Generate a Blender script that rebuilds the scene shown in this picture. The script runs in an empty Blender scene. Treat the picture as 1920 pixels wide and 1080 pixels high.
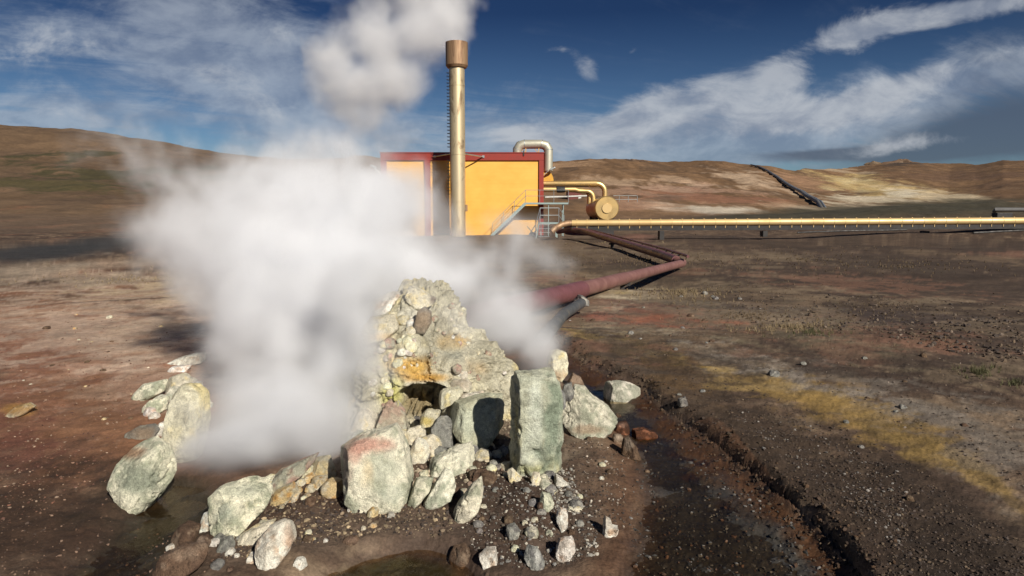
import bpy, bmesh, math, random
import numpy as np
from mathutils import Vector, Matrix

random.seed(7)
RNG = np.random.default_rng(11)
S = bpy.context.scene
COL = S.collection

# ------------------------------------------------------------------ camera
CAMZ = 1.65
F = 1280.0
TH = math.atan(140.0 / 1280.0)
CT, ST = math.cos(TH), math.sin(TH)
cam_d = bpy.data.cameras.new('camera')
cam = bpy.data.objects.new('camera', cam_d)
COL.objects.link(cam)
cam_d.sensor_width = 36.0
cam_d.lens = 24.0
cam_d.clip_start = 0.05
cam_d.clip_end = 20000
cam.location = (0, 0, CAMZ)
cam.rotation_euler = (math.radians(90) - TH, 0, 0)
S.camera = cam


def ray(u, v):
    a, b = (u - 960.0), (540.0 - v)
    return a, b * ST + F * CT, b * CT - F * ST


def P(u, v, Y):
    a, y, z = ray(u, v)
    return np.array((a / y * Y, Y, CAMZ + z / y * Y))


def slope(v):
    b = 540.0 - v
    return (b * CT - F * ST) / (b * ST + F * CT)


def project(x, y, z):
    zz = z - CAMZ
    d = y * CT - zz * ST
    up = y * ST + zz * CT
    d = np.where(d > 0.05, d, 0.05)
    return 960 + F * x / d, 540 - F * up / d


def G0(u, v, z=0.0):
    a, y, zz = ray(u, v)
    k = (z - CAMZ) / zz
    return np.array((a * k, y * k))


# ------------------------------------------------------------------ numpy noise
_perm = np.random.default_rng(3).permutation(4096).astype(np.int64)


def _h(ix, iy, iz=0):
    return _perm[(ix + _perm[(iy + _perm[np.asarray(iz) & 4095]) & 4095]) & 4095]


_g2 = np.stack([np.cos(np.arange(4096) * 2.399963), np.sin(np.arange(4096) * 2.399963)], 1)


def noise2(x, y, seed=0):
    x = np.asarray(x, float); y = np.asarray(y, float)
    ix = np.floor(x).astype(np.int64); iy = np.floor(y).astype(np.int64)
    fx = x - ix; fy = y - iy
    u = fx * fx * fx * (fx * (fx * 6 - 15) + 10)
    w = fy * fy * fy * (fy * (fy * 6 - 15) + 10)

    def g(a, b):
        gg = _g2[_h(ix + a, iy + b, seed)]
        return gg[..., 0] * (fx - a) + gg[..., 1] * (fy - b)
    n0 = g(0, 0) * (1 - u) + g(1, 0) * u
    n1 = g(0, 1) * (1 - u) + g(1, 1) * u
    return (n0 * (1 - w) + n1 * w) * 1.5


def fbm2(x, y, oct=4, seed=0, gain=.5):
    s = 0; a = 1.0; t = 0
    for i in range(oct):
        s = s + a * noise2(x * 2 ** i + 17.3 * i, y * 2 ** i - 9.1 * i, seed + i)
        t += a; a *= gain
    return s / t


def _v3(ix, iy, iz):
    return _h(ix, iy, iz) / 2047.5 - 1.0


def noise3(p, seed=0):
    q = p + seed * 13.37
    i = np.floor(q).astype(np.int64); f = q - i
    u = f * f * (3 - 2 * f)
    r = 0
    for a in (0, 1):
        for b in (0, 1):
            for c in (0, 1):
                wt = (u[:, 0] if a else 1 - u[:, 0]) * (u[:, 1] if b else 1 - u[:, 1]) * (u[:, 2] if c else 1 - u[:, 2])
                r = r + wt * _v3(i[:, 0] + a, i[:, 1] + b, i[:, 2] + c)
    return r


def fbm3(p, oct=4, seed=0, gain=.5):
    s = 0; a = 1.0; t = 0
    for k in range(oct):
        s = s + a * noise3(p * 2 ** k + 5.7 * k, seed + k); t += a; a *= gain
    return s / t


def worley3(p, seed=0):
    q = p + seed * 7.7
    i = np.floor(q).astype(np.int64); f = q - i
    best = np.full(len(p), 9.0)
    for a in (-1, 0, 1):
        for b in (-1, 0, 1):
            for c in (-1, 0, 1):
                h1 = _h(i[:, 0] + a, i[:, 1] + b, i[:, 2] + c)
                o = np.stack([_perm[h1], _perm[(h1 + 77) & 4095], _perm[(h1 + 191) & 4095]], 1) / 4096.0
                d = ((np.array((a, b, c)) + o - f) ** 2).sum(1)
                best = np.minimum(best, d)
    return np.sqrt(best)


def sstep(a, b, x):
    t = np.clip((x - a) / (b - a), 0, 1)
    return t * t * (3 - 2 * t)


def seg_dist(px, py, poly, closed=False):
    poly = [tuple(p) for p in poly]
    pts = poly + ([poly[0]] if closed else [])
    d = np.full(np.shape(px), 1e9); t_all = np.zeros(np.shape(px)); sgn = np.zeros(np.shape(px))
    acc = 0
    for (x0, y0), (x1, y1) in zip(pts[:-1], pts[1:]):
        dx, dy = x1 - x0, y1 - y0
        L2 = dx * dx + dy * dy + 1e-12
        t = np.clip(((px - x0) * dx + (py - y0) * dy) / L2, 0, 1)
        dd = np.hypot(px - x0 - t * dx, py - y0 - t * dy)
        cr = np.sign(dx * (py - y0) - dy * (px - x0))
        m = dd < d
        d = np.where(m, dd, d); sgn = np.where(m, cr, sgn)
        t_all = np.where(m, acc + t * math.sqrt(L2), t_all); acc += math.sqrt(L2)
    return d, sgn, t_all / acc


def inside(px, py, poly):
    c = np.zeros(np.shape(px), bool)
    n = len(poly)
    for k in range(n):
        x0, y0 = poly[k]; x1, y1 = poly[(k + 1) % n]
        if y0 == y1: continue
        m = ((y0 > py) != (y1 > py)) & (px < (x1 - x0) * (py - y0) / (y1 - y0) + x0)
        c ^= m
    return c


def sdf(px, py, poly):
    d, _, _ = seg_dist(px, py, poly, True)
    return np.where(inside(px, py, poly), -d, d)


# ------------------------------------------------------------------ object helpers
def tag(o, label=None, cat=None, group=None, kind=None):
    if label: o['label'] = label
    if cat: o['category'] = cat
    if group: o['group'] = group
    if kind: o['kind'] = kind
    return o


def empty(name, loc, label, cat, group=None):
    o = bpy.data.objects.new(name, None)
    o.empty_display_size = 0.2
    COL.objects.link(o)
    o.location = Vector(loc)
    return tag(o, label, cat, group)


def np_mesh(name, verts, faces, mat, col=None, smooth=True, parent=None, extra=None):
    verts = np.asarray(verts, np.float32); faces = np.asarray(faces, np.int32)
    me = bpy.data.meshes.new(name)
    n, k = faces.shape
    me.vertices.add(len(verts)); me.vertices.foreach_set('co', verts.ravel())
    me.loops.add(n * k); me.loops.foreach_set('vertex_index', faces.ravel())
    me.polygons.add(n); me.polygons.foreach_set('loop_start', np.arange(0, n * k, k, dtype=np.int32))
    me.polygons.foreach_set('use_smooth', np.full(n, smooth))
    me.update(calc_edges=True)
    if col is not None:
        a = me.color_attributes.new('col', 'FLOAT_COLOR', 'POINT')
        c4 = np.ones((len(verts), 4), np.float32); c4[:, :3] = col
        a.data.foreach_set('color', c4.ravel())
    if extra:
        for nm, arr in extra.items():
            at = me.attributes.new(nm, 'FLOAT', 'POINT'); at.data.foreach_set('value', np.asarray(arr, np.float32))
    me.materials.append(mat)
    o = bpy.data.objects.new(name, me)
    COL.objects.link(o)
    if parent is not None: o.parent = parent
    return o


class MB:
    def __init__(s): s.v = []; s.f = []

    def box(s, lo, hi):
        x0, y0, z0 = lo; x1, y1, z1 = hi
        b = len(s.v)
        s.v += [(x0, y0, z0), (x1, y0, z0), (x1, y1, z0), (x0, y1, z0), (x0, y0, z1), (x1, y0, z1), (x1, y1, z1), (x0, y1, z1)]
        s.f += [[b + i for i in q] for q in ((0, 3, 2, 1), (4, 5, 6, 7), (0, 1, 5, 4), (1, 2, 6, 5), (2, 3, 7, 6), (3, 0, 4, 7))]
        return s

    def bar(s, p, q, w, h=None):
        """square bar from p to q"""
        h = h or w
        p = Vector(p); q = Vector(q); d = (q - p).normalized()
        up = Vector((0, 0, 1)) if abs(d.z) < .9 else Vector((0, 1, 0))
        a = d.cross(up).normalized() * (w / 2); c = a.cross(d).normalized() * (h / 2)
        b = len(s.v)
        for e in (p, q):
            s.v += [tuple(e - a - c), tuple(e + a - c), tuple(e + a + c), tuple(e - a + c)]
        s.f += [[b + i for i in q_] for q_ in ((0, 1, 2, 3), (7, 6, 5, 4), (0, 4, 5, 1), (1, 5, 6, 2), (2, 6, 7, 3), (3, 7, 4, 0))]
        return s

    def tube(s, pts, r, seg=12, caps=True):
        pts = [Vector(p) for p in pts]
        n = len(pts)
        rs = r if hasattr(r, '__len__') else [r] * n
        b = len(s.v)
        d0 = (pts[1] - pts[0]).normalized()
        up = Vector((0, 0, 1)) if abs(d0.z) < .9 else Vector((1, 0, 0))
        a = d0.cross(up).normalized()
        for i, p in enumerate(pts):
            d = ((pts[min(i + 1, n - 1)] - p).normalized() + (p - pts[max(i - 1, 0)]).normalized())
            d = d.normalized() if d.length > 1e-6 else d0
            a = (a - d * a.dot(d)).normalized()
            c = d.cross(a)
            k = 1.0
            if 0 < i < n - 1:
                k = 1 / max(.6, d.dot((pts[i + 1] - p).normalized()))
            for j in range(seg):
                t = 2 * math.pi * j / seg
                s.v.append(tuple(p + (a * math.cos(t) + c * math.sin(t)) * rs[i] * (k if k < 1.3 else 1.3)))
        for i in range(n - 1):
            for j in range(seg):
                s.f.append([b + i * seg + j, b + i * seg + (j + 1) % seg, b + (i + 1) * seg + (j + 1) % seg, b + (i + 1) * seg + j])
        if caps:
            s.f.append([b + j for j in range(seg)][::-1]); s.f.append([b + (n - 1) * seg + j for j in range(seg)])
        return s

    def poly(s, pts):
        b = len(s.v); s.v += [tuple(p) for p in pts]; s.f.append(list(range(b, b + len(pts)))); return s

    def prism(s, pts2, y0, y1):
        """polygon in xz extruded along y"""
        b = len(s.v); n = len(pts2)
        s.v += [(x, y0, z) for x, z in pts2] + [(x, y1, z) for x, z in pts2]
        s.f.append([b + i for i in range(n)]); s.f.append([b + n + i for i in range(n)][::-1])
        for i in range(n):
            s.f.append([b + (i + 1) % n, b + i, b + n + i, b + n + (i + 1) % n])
        return s

    def build(s, name, mat, parent=None, smooth=35, bevel=0):
        me = bpy.data.meshes.new(name)
        off = Vector((0, 0, 0))
        if parent is not None:
            q = parent
            while q is not None:
                off += q.location; q = q.parent
        me.from_pydata([tuple(Vector(v) - off) for v in s.v], [], s.f)
        bm = bmesh.new(); bm.from_mesh(me)
        bmesh.ops.recalc_face_normals(bm, faces=bm.faces)
        bm.to_mesh(me); bm.free()
        if smooth:
            me.polygons.foreach_set('use_smooth', np.full(len(me.polygons), True))
            me.set_sharp_from_angle(angle=math.radians(smooth))
        me.materials.append(mat)
        o = bpy.data.objects.new(name, me)
        COL.objects.link(o)
        if parent is not None: o.parent = parent
        if bevel:
            m = o.modifiers.new('bevel', 'BEVEL'); m.width = bevel; m.segments = 2
        return o


def arc(c, r, a0, a1, n, ex, ez):
    """points on an arc in the plane (ex, ez) around c"""
    c = Vector(c); ex = Vector(ex); ez = Vector(ez)
    return [tuple(c + ex * (r * math.cos(math.radians(a0 + (a1 - a0) * i / n))) + ez * (r * math.sin(math.radians(a0 + (a1 - a0) * i / n)))) for i in range(n + 1)]


# ------------------------------------------------------------------ materials
class NT:
    def __init__(s, tree): s.t = tree; s.N = tree.nodes; s.L = tree.links

    def node(s, typ, **kw):
        n = s.N.new(typ)
        for k, v in kw.items(): setattr(n, k, v)
        return n

    def put(s, sock, val):
        if isinstance(val, bpy.types.NodeSocket): s.L.new(val, sock)
        elif val is not None: sock.default_value = val

    def m(s, op, a, b=None, c=None, clamp=False):
        n = s.node('ShaderNodeMath', operation=op, use_clamp=clamp)
        s.put(n.inputs[0], a)
        if b is not None: s.put(n.inputs[1], b)
        if c is not None: s.put(n.inputs[2], c)
        return n.outputs[0]

    def vm(s, op, a, b=None):
        n = s.node('ShaderNodeVectorMath', operation=op)
        s.put(n.inputs[0], a)
        if b is not None: s.put(n.inputs[1], b)
        return n.outputs['Value'] if op in ('LENGTH', 'DISTANCE', 'DOT_PRODUCT') else n.outputs[0]

    def noise(s, vec, scale, detail=4, rough=.55, dist=0.0, out=0):
        n = s.node('ShaderNodeTexNoise')
        s.put(n.inputs['Vector'], vec); n.inputs['Scale'].default_value = scale
        n.inputs['Detail'].default_value = detail; n.inputs['Roughness'].default_value = rough
        n.inputs['Distortion'].default_value = dist
        return n.outputs[out]

    def rng(s, x, a, b, c=0.0, d=1.0, smooth=False):
        n = s.node('ShaderNodeMapRange')
        if smooth: n.interpolation_type = 'SMOOTHSTEP'
        s.put(n.inputs[0], x)
        for i, k in enumerate((a, b, c, d)): n.inputs[1 + i].default_value = k
        return n.outputs[0]

    def mix(s, f, a, b, blend='MIX'):
        n = s.node('ShaderNodeMix', data_type='RGBA', blend_type=blend)
        s.put(n.inputs[0], f); s.put(n.inputs[6], a); s.put(n.inputs[7], b)
        return n.outputs[2]


def c4(c): return (c[0], c[1], c[2], 1.0)


def new_mat(name):
    m = bpy.data.materials.new(name); m.use_nodes = True
    nt = NT(m.node_tree)
    return m, nt, m.node_tree.nodes['Principled BSDF'], m.node_tree.nodes['Material Output']


def surf_mat(name, base, base2=None, scale=3.0, rough=.6, metal=0.0, bump=0.0, bscale=20.0, stretch=(1, 1, 1), spec=.5, stain=None, stain_scale=1.5, stain_amt=.5, rough_var=.1):
    m, nt, b, out = new_mat(name)
    tc = nt.node('ShaderNodeTexCoord').outputs['Object']
    v = nt.vm('MULTIPLY', tc, stretch)
    base2 = base2 or tuple(x * .75 for x in base)
    n1 = nt.noise(v, scale, 5, .6)
    c = nt.mix(nt.rng(n1, .35, .65), c4(base), c4(base2))
    if stain:
        n2 = nt.noise(v, stain_scale, 6, .65, .4)
        c = nt.mix(nt.m('MULTIPLY', nt.rng(n2, .5, .68, smooth=True), stain_amt), c, c4(stain))
    nt.put(b.inputs['Base Color'], c)
    nt.put(b.inputs['Roughness'], nt.rng(n1, .3, .7, rough - rough_var, rough + rough_var))
    b.inputs['Metallic'].default_value = metal
    b.inputs['Specular IOR Level'].default_value = spec
    if bump:
        bn = nt.node('ShaderNodeBump'); bn.inputs['Strength'].default_value = bump; bn.inputs['Distance'].default_value = .02
        nt.put(bn.inputs['Height'], nt.noise(v, bscale, 5, .6)); nt.put(b.inputs['Normal'], bn.outputs[0])
    return m


def attr_mat(name, rough=.92, fine=((60, .35), (11, .25)), bump=.4, bscale=90, spec=.25, wet=False, bdist=.01):
    m, nt, b, out = new_mat(name)
    at = nt.node('ShaderNodeAttribute', attribute_name='col')
    pos = nt.node('ShaderNodeNewGeometry').outputs['Position']
    c = at.outputs['Color']
    for sc, amt in fine:
        n = nt.noise(pos, sc, 4, .65)
        k = nt.rng(n, .3, .7, 1 - amt, 1 + amt)
        c = nt.vm('SCALE', c); nt.L.new(k, c.node.inputs['Scale'])
    nt.put(b.inputs['Base Color'], c)
    if wet:
        w = nt.node('ShaderNodeAttribute', attribute_name='wet').outputs['Fac']
        nt.put(b.inputs['Roughness'], nt.rng(w, 0, 1, rough, .38))
        nt.put(b.inputs['Specular IOR Level'], nt.rng(w, 0, 1, spec, .45))
    else:
        b.inputs['Roughness'].default_value = rough
        b.inputs['Specular IOR Level'].default_value = spec
    bn = nt.node('ShaderNodeBump'); bn.inputs['Strength'].default_value = bump; bn.inputs['Distance'].default_value = bdist
    h = nt.m('ADD', nt.noise(pos, bscale, 5, .7), nt.m('MULTIPLY', nt.noise(pos, bscale * .22, 4, .6), 1.5))
    nt.put(bn.inputs['Height'], h); nt.put(b.inputs['Normal'], bn.outputs[0])
    return m


M = {}
M['ground'] = attr_mat('earth', .95, ((70, .3), (9, .24), (1.3, .2), (.28, .16)), .55, 80, .2, wet=True)
M['rock'] = attr_mat('crusted_rock', .92, ((150, .32), (34, .2)), .85, 120, .2, bdist=.02)
M['mound'] = attr_mat('sulphur_crust', .95, ((120, .25), (28, .2)), .95, 80, .2, bdist=.03)
M['gravel'] = attr_mat('gravel', .8, ((200, .2),), .2, 200, .35)
M['grass'] = attr_mat('dry_grass', .9, ((6, .15),), 0.0, 50, .1)

# yellow ribbed cladding
m, nt, b, _ = new_mat('yellow_cladding')
tc = nt.node('ShaderNodeTexCoord').outputs['Object']
z = nt.node('ShaderNodeSeparateXYZ'); nt.put(z.inputs[0], tc)
n1 = nt.noise(nt.vm('MULTIPLY', tc, (.5, .5, .9)), 1.2, 5, .6)
sheet = nt.m('FRACT', nt.m('MULTIPLY', z.outputs[2], 1 / .32))
line = nt.m('LESS_THAN', sheet, .1)
c = nt.mix(nt.rng(n1, .35, .7), c4((.86, .47, .09)), c4((.76, .39, .062)))
c = nt.mix(nt.m('MULTIPLY', line, .08), c, c4((.42, .21, .03)))
nt.put(b.inputs['Base Color'], c)
b.inputs['Roughness'].default_value = .5
bn = nt.node('ShaderNodeBump'); bn.inputs['Distance'].default_value = .02; bn.inputs['Strength'].default_value = .12
nt.put(bn.inputs['Height'], nt.m('SUBTRACT', 1.0, line)); nt.put(b.inputs['Normal'], bn.outputs[0])
M['yellow'] = m
M['red'] = surf_mat('oxide_red_paint', (.30, .034, .022), (.24, .027, .018), 2, .5, bump=.05)
M['hood'] = surf_mat('yellow_paint', (.72, .38, .05), None, 2, .45)
M['gold'] = surf_mat('gold_cladding', (.74, .52, .23), (.62, .42, .17), 1.2, .42, .75, .06, 4, stain=(.26, .15, .07), stain_scale=.9, stain_amt=.35)
M['goldpipe'] = surf_mat('pale_gold_cladding', (.72, .52, .25), (.62, .43, .19), .6, .5, .35, .04, 3)
M['shaft'] = surf_mat('weathered_gold_steel', (.72, .59, .38), (.60, .47, .28), .8, .45, .6, .05, 5, (1, 1, .35), stain=(.16, .085, .04), stain_scale=1.3, stain_amt=.75)
M['cap'] = surf_mat('rust_streaked_steel', (.40, .26, .15), (.27, .16, .09), 2.2, .6, .45, .1, 8, (1.6, 1.6, .18), stain=(.12, .06, .035), stain_scale=2.4, stain_amt=.8)
M['soot'] = surf_mat('dark_soot', (.05, .035, .025), None, 4, .8)
M['galv'] = surf_mat('galvanised_steel', (.52, .55, .54), (.42, .45, .45), 3, .4, .75, .03, 8)
M['duct'] = surf_mat('dull_duct_cladding', (.50, .47, .37), (.40, .39, .32), 2, .55, .5, .04, 6)
M['green_steel'] = surf_mat('pale_green_steel', (.33, .42, .40), (.27, .35, .34), 3, .5, .3)
M['dark_steel'] = surf_mat('dark_steel', (.045, .04, .038), (.03, .027, .025), 4, .6, .3, .05)
M['hill_pipe'] = surf_mat('grey_weathered_pipe', (.17, .165, .16), (.12, .115, .11), 1, .6, .3)
M['maroon'] = surf_mat('oxide_maroon_pipe', (.22, .105, .09), (.16, .072, .062), 2.2, .55, 0.0, .12, 14, (1, 1, 1), stain=(.30, .16, .13), stain_scale=1.8, stain_amt=.45)
M['maroon_dark'] = surf_mat('dark_maroon_sleeve', (.17, .062, .066), (.13, .048, .05), 2.5, .5, 0.0, .12, 16, stain=(.24, .11, .10), stain_scale=2.2, stain_amt=.4)
M['grey_pipe'] = surf_mat('grey_plastic_pipe', (.075, .078, .08), (.055, .058, .06), 3, .6, 0, .15, 20, stain=(.20, .17, .13), stain_scale=5, stain_amt=.4)
M['wrap'] = surf_mat('black_wrapping', (.02, .02, .02), None, 10, .6, 0, 1.0, 9)
M['hut'] = surf_mat('red_brown_boards', (.16, .04, .03), None, 2, .7)
M['white_paint'] = surf_mat('chalky_white_paint', (.7, .69, .64), None, 4, .6)
M['tank_end'] = surf_mat('dull_aluminium', (.60, .56, .44), (.50, .45, .33), 1, .45, .65, .04, 4)
M['yellow_strut'] = surf_mat('yellow_strut_paint', (.65, .36, .06), None, 4, .5)

# water
m, nt, b, out = new_mat('shallow_water')
m.node_tree.nodes.remove(b)
pos = nt.node('ShaderNodeNewGeometry').outputs['Position']
gl = nt.node('ShaderNodeBsdfGlossy'); gl.inputs['Roughness'].default_value = .06; gl.inputs['Color'].default_value = (.72, .68, .62, 1)
tr = nt.node('ShaderNodeBsdfTransparent'); tr.inputs['Color'].default_value = (.80, .72, .60, 1)
bn = nt.node('ShaderNodeBump'); bn.inputs['Strength'].default_value = .22; bn.inputs['Distance'].default_value = .012
h = nt.m('ADD', nt.noise(nt.vm('MULTIPLY', pos, (1, .7, 1)), 26, 3, .6, .8), nt.m('MULTIPLY', nt.noise(pos, 7, 2, .5, .6), 1.2))
nt.put(bn.inputs['Height'], h)
nt.put(gl.inputs['Normal'], bn.outputs[0])
inc = nt.node('ShaderNodeNewGeometry').outputs['Incoming']
cosv = nt.m('ABSOLUTE', nt.vm('DOT_PRODUCT', inc, bn.outputs[0]))
schlick = nt.m('ADD', nt.m('MULTIPLY', nt.m('POWER', nt.m('SUBTRACT', 1.0, cosv), 5.0), .98), .02)
mx = nt.node('ShaderNodeMixShader'); nt.put(mx.inputs[0], schlick); nt.put(mx.inputs[1], tr.outputs[0]); nt.put(mx.inputs[2], gl.outputs[0])
nt.put(out.inputs['Surface'], mx.outputs[0])
M['water'] = m

# ------------------------------------------------------------------ terrain
RT = [(-900, 225, 300), (-300, 222, 300), (0, 229, 300), (150, 235, 300), (300, 258, 300), (440, 286, 300), (560, 297, 310), (640, 297, 330), (690, 288, 350),
      (740, 297, 350), (840, 302, 360), (960, 301, 370), (1040, 300, 380), (1150, 294, 390), (1250, 303, 390), (1340, 304, 390), (1420, 310, 390),
      (1470, 317, 420), (1540, 316, 520), (1600, 312, 640), (1640, 305, 680), (1680, 303, 690), (1720, 305, 690), (1770, 309, 690), (1820, 307, 640), (1870, 301, 600), (1920, 299, 600), (2300, 290, 600), (2900, 300, 600)]
RT_AZ = np.array([math.atan((u - 960) / F) for u, _, _ in RT])
RT_V = np.array([float(v) for _, v, _ in RT]); RT_R = np.array([float(r) for _, _, r in RT])
BANK = [G0(*p) for p in ((1035, 622), (1058, 648), (1100, 676), (1150, 700), (1206, 722), (1255, 765), (1330, 820), (1415, 885), (1500, 955), (1560, 1005), (1615, 1070), (1640, 1150), (1660, 1300))]
STREAM = [G0(*p) for p in ((1030, 618), (1056, 650), (1100, 680), (1150, 704), (1206, 726), (1255, 770), (1330, 825), (1415, 890), (1500, 960), (1560, 1010), (1612, 1075), (1640, 1150), (1660, 1300),
                           (1120, 1300), (1150, 1080), (1185, 990), (1200, 910), (1185, 850), (1160, 800), (1115, 760), (1075, 715), (1045, 670), (1022, 630))]
POOL = [G0(*p) for p in ((590, 1095), (625, 1058), (700, 1033), (770, 1024), (835, 1034), (856, 1062), (900, 1110), (1150, 1130), (1120, 1300), (700, 1300), (500, 1200))]
BROOK = [G0(*p) for p in ((20, 1200), (110, 1090), (205, 1010), (262, 955), (325, 885), (375, 895), (408, 930), (380, 965), (335, 985), (325, 1020), (290, 1045), (275, 1120), (330, 1200))]
ISLAND = [G0(*p) for p in ((850, 985), (905, 905), (960, 880), (1060, 890), (1110, 940), (1120, 1000), (1085, 1050), (1000, 1066), (900, 1052))]
WL = -0.062


def height(x, y, detail=True):
    x = np.asarray(x, float); y = np.asarray(y, float)
    r = np.hypot(x, y) + 1e-9
    az = np.arctan2(x, y)
    lr = np.log(r)
    h = np.interp(lr, np.log([6, 9, 14, 25, 40, 60]), [0, -.02, -.15, -.50, -.42, -.27])
    # hills: v profile over log r
    vr = np.interp(az, RT_AZ, RT_V); R = np.interp(az, RT_AZ, RT_R)
    ex = np.interp(az, [math.atan((u - 960) / F) for u in (300, 760, 1020)], [1.5, 1.0, .8])
    t = np.clip(np.log(np.maximum(r, 60) / 60) / np.log(R / 60), 0, 1)
    v = 441 + (vr - 441) * t ** ex
    yy = r * np.cos(np.clip(az, -1.2, 1.2))
    zh = CAMZ + slope(v) * np.minimum(yy, R * np.cos(np.clip(az, -1.2, 1.2)))
    over = np.maximum(r - R, 0)
    zh = zh - np.minimum(over ** 2 / (over + 60) * .22, 60 + zh * 0)
    k = sstep(58, 66, r)
    h = h * (1 - k) + zh * k
    front = np.cos(az) > .2
    # embankment behind the long pipeline
    u_ = 960 + F * np.tan(np.clip(az, -1.3, 1.3))
    topv = np.interp(u_, [1180, 1310, 1500, 1700, 1860, 1915, 2100], [418, 408, 398, 386, 376, 384, 392])
    ztop = CAMZ + slope(topv) * 78
    prof = sstep(64, 78, y) * (1 - sstep(80, 92, y)) * sstep(1180, 1320, u_)
    bump = np.maximum(ztop - h, 0)
    h = h + np.where(front, bump * prof, 0)
    # dark mud ridge on the left
    kk = np.exp(-((y - (27 + .25 * (x + 20))) / 3.2) ** 2) * sstep(-5, -9, x) * (1 - sstep(-40, -50, x))
    h = h + .38 * kk
    h = h + np.where(front, .55 * np.exp(-((y - 50.4) / 2.6) ** 2) * sstep(1190, 1330, u_), 0)
    # gully between the legs of the maroon pipe
    h = h - .25 * np.exp(-(((x - 3.2) / 2.2) ** 2 + ((y - 19) / 5) ** 2))
    if detail:
        mid = sstep(4, 12, r) * (1 - sstep(150, 400, r))
        h = h + mid * .16 * fbm2(x / 7, y / 7, 4, 5)
        far = sstep(75, 220, r)
        hill = fbm2(x / 60, y / 60, 5, 21)
        rid = np.abs(fbm2(x / 26 + 4, y / 26, 4, 31))
        calm = 1.0
        if HILL_PATH is not None:
            calm = 1 - .92 * np.exp(-((u_ - np.interp(r, HILL_PATH[0], HILL_PATH[1])) / 26.0) ** 2) * sstep(HILL_PATH[0][0] * .8, HILL_PATH[0][0] * .95, r)
        h = h + far * calm * (2.6 * hill - 2.0 * rid)
        h = h + sstep(60, 90, r) * .35 * fbm2(x / 9, y / 9, 4, 41)
    near = r < 16
    if np.any(near):
        xn, yn, hn = x[near], y[near], h[near]
        wob = .05 * fbm2(xn / .5, yn / .5, 3, 51) + .02 * fbm2(xn / .12, yn / .12, 2, 55)
        # low ground swell rising right of the bank and around the mound
        hn = hn + .07 * sstep(1.0, 4.5, xn) * (1 - sstep(9, 13, yn))
        ds = sdf(xn, yn, STREAM) + wob
        db, sg, tb = seg_dist(xn, yn, BANK)
        sd_ = db * sg          # positive on the right bank
        cl = fbm2(xn / .34, yn / .34, 3, 58)
        ew = .018 + .012 * yn
        fade = 1 - sstep(8.5, 9.5, yn)
        lift = .05 * sstep(-ew, ew, sd_ + .5 * wob + .05 * cl) + .022 * np.exp(-((sd_ - .16) / .15) ** 2) * (1 + 1.2 * cl)
        hn = hn + lift * (1 - sstep(8, 12, yn))
        mid_ = sstep(.22, .45, db + .1 * cl)
        bed = -.058 - .026 * mid_ + .016 * fbm2(xn / .30, yn / .42, 4, 61) + .018 * np.abs(fbm2(xn / .06, yn / .06, 3, 63)) + .012 * np.exp(-((db - .12) / .14) ** 2)
        ks = 1 - sstep(-.02 - ew, .02 + ew, sd_ + .03 + .04 * cl)
        kl = 1 - sstep(-.22, .25, ds)
        bl = sstep(.2, .5, db) * (sd_ < 0)
        k_ = np.where(ds < .6, ks * (1 - bl) + kl * bl, 0) * fade
        k_ = np.where((sd_ < 0) & (ds > 0), kl * fade, k_)
        hn = hn * (1 - k_) + bed * k_
        dp = sdf(xn, yn, POOL) + wob * 1.4
        kp = 1 - sstep(-.03, .16, dp)
        hn = np.minimum(hn, hn * (1 - kp) + (-.115) * kp)
        dbk = sdf(xn, yn, BROOK) + wob * 1.6
        kb = 1 - sstep(-.1, .2, dbk)
        hn = np.minimum(hn, hn * (1 - kb) + (-.070 + .045 * fbm2(xn / .2, yn / .2, 4, 65)) * kb)
        di = sdf(xn, yn, ISLAND) + wob
        hn = np.maximum(hn, -.08 + .11 * (1 - sstep(-.3, .06, di)))
        if detail:
            w = 1 - sstep(9, 15, np.hypot(xn, yn))
            hn = hn + w * (.035 * fbm2(xn / .9, yn / .9, 3, 71) + 0.017 * fbm2(xn / .16, yn / .16, 4, 75) + .010 * np.abs(fbm2(xn / .035, yn / .035, 2, 79)))
        h = h.copy(); h[near] = hn
    return h


HILL_PATH = None


def hz(x, y):
    return float(height(np.array([x]), np.array([y]))[0])


def hit(u, v, rmin=1.5, rmax=900.0, detail=True):
    a, y, z = ray(u, v)
    n = math.hypot(a, y)
    rr = np.exp(np.linspace(math.log(rmin), math.log(rmax), 6000))
    X = a / n * rr; Y = y / n * rr; Z = CAMZ + z / n * rr
    d = Z - height(X, Y, detail)
    i = int(np.argmax(d < 0))
    if not (d < 0).any(): i = int(np.argmin(d))
    return np.array((X[i], Y[i], height(X[i:i + 1], Y[i:i + 1])[0]))


hp = [(1408, 309), (1422, 312), (1440, 321), (1457, 333), (1475, 346), (1500, 363), (1522, 377), (1543, 387)]
_hh = [hit(u, v + 2, detail=False) for u, v in hp]
_hr = np.array([math.hypot(q[0], q[1]) for q in _hh])
_hr = np.maximum.accumulate(_hr[::-1])[::-1]
HILL_PATH = (_hr[::-1].copy(), np.array([p[0] for p in hp], float)[::-1].copy())
vv = np.arange(2300, 443, -2.1)
r_near = CAMZ / -np.array([slope(v) for v in vv if v > 443])
r_near = r_near[(r_near > .4) & (r_near < 58)]
r_mid = np.exp(np.linspace(math.log(58.2), math.log(720), 380))
r_far = np.exp(np.linspace(math.log(740), math.log(6000), 24))
rings = np.concatenate([r_near, r_mid, r_far])
azs = np.concatenate([np.linspace(-math.pi, -.82, 40, endpoint=False), np.linspace(-.82, .82, 1040, endpoint=False), np.linspace(.82, math.pi, 40, endpoint=False)])
NR, NA = len(rings), len(azs)
RR, AA = np.meshgrid(rings, azs, indexing='ij')
X = (RR * np.sin(AA)).ravel(); Y = (RR * np.cos(AA)).ravel()
Z = height(X, Y)
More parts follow.
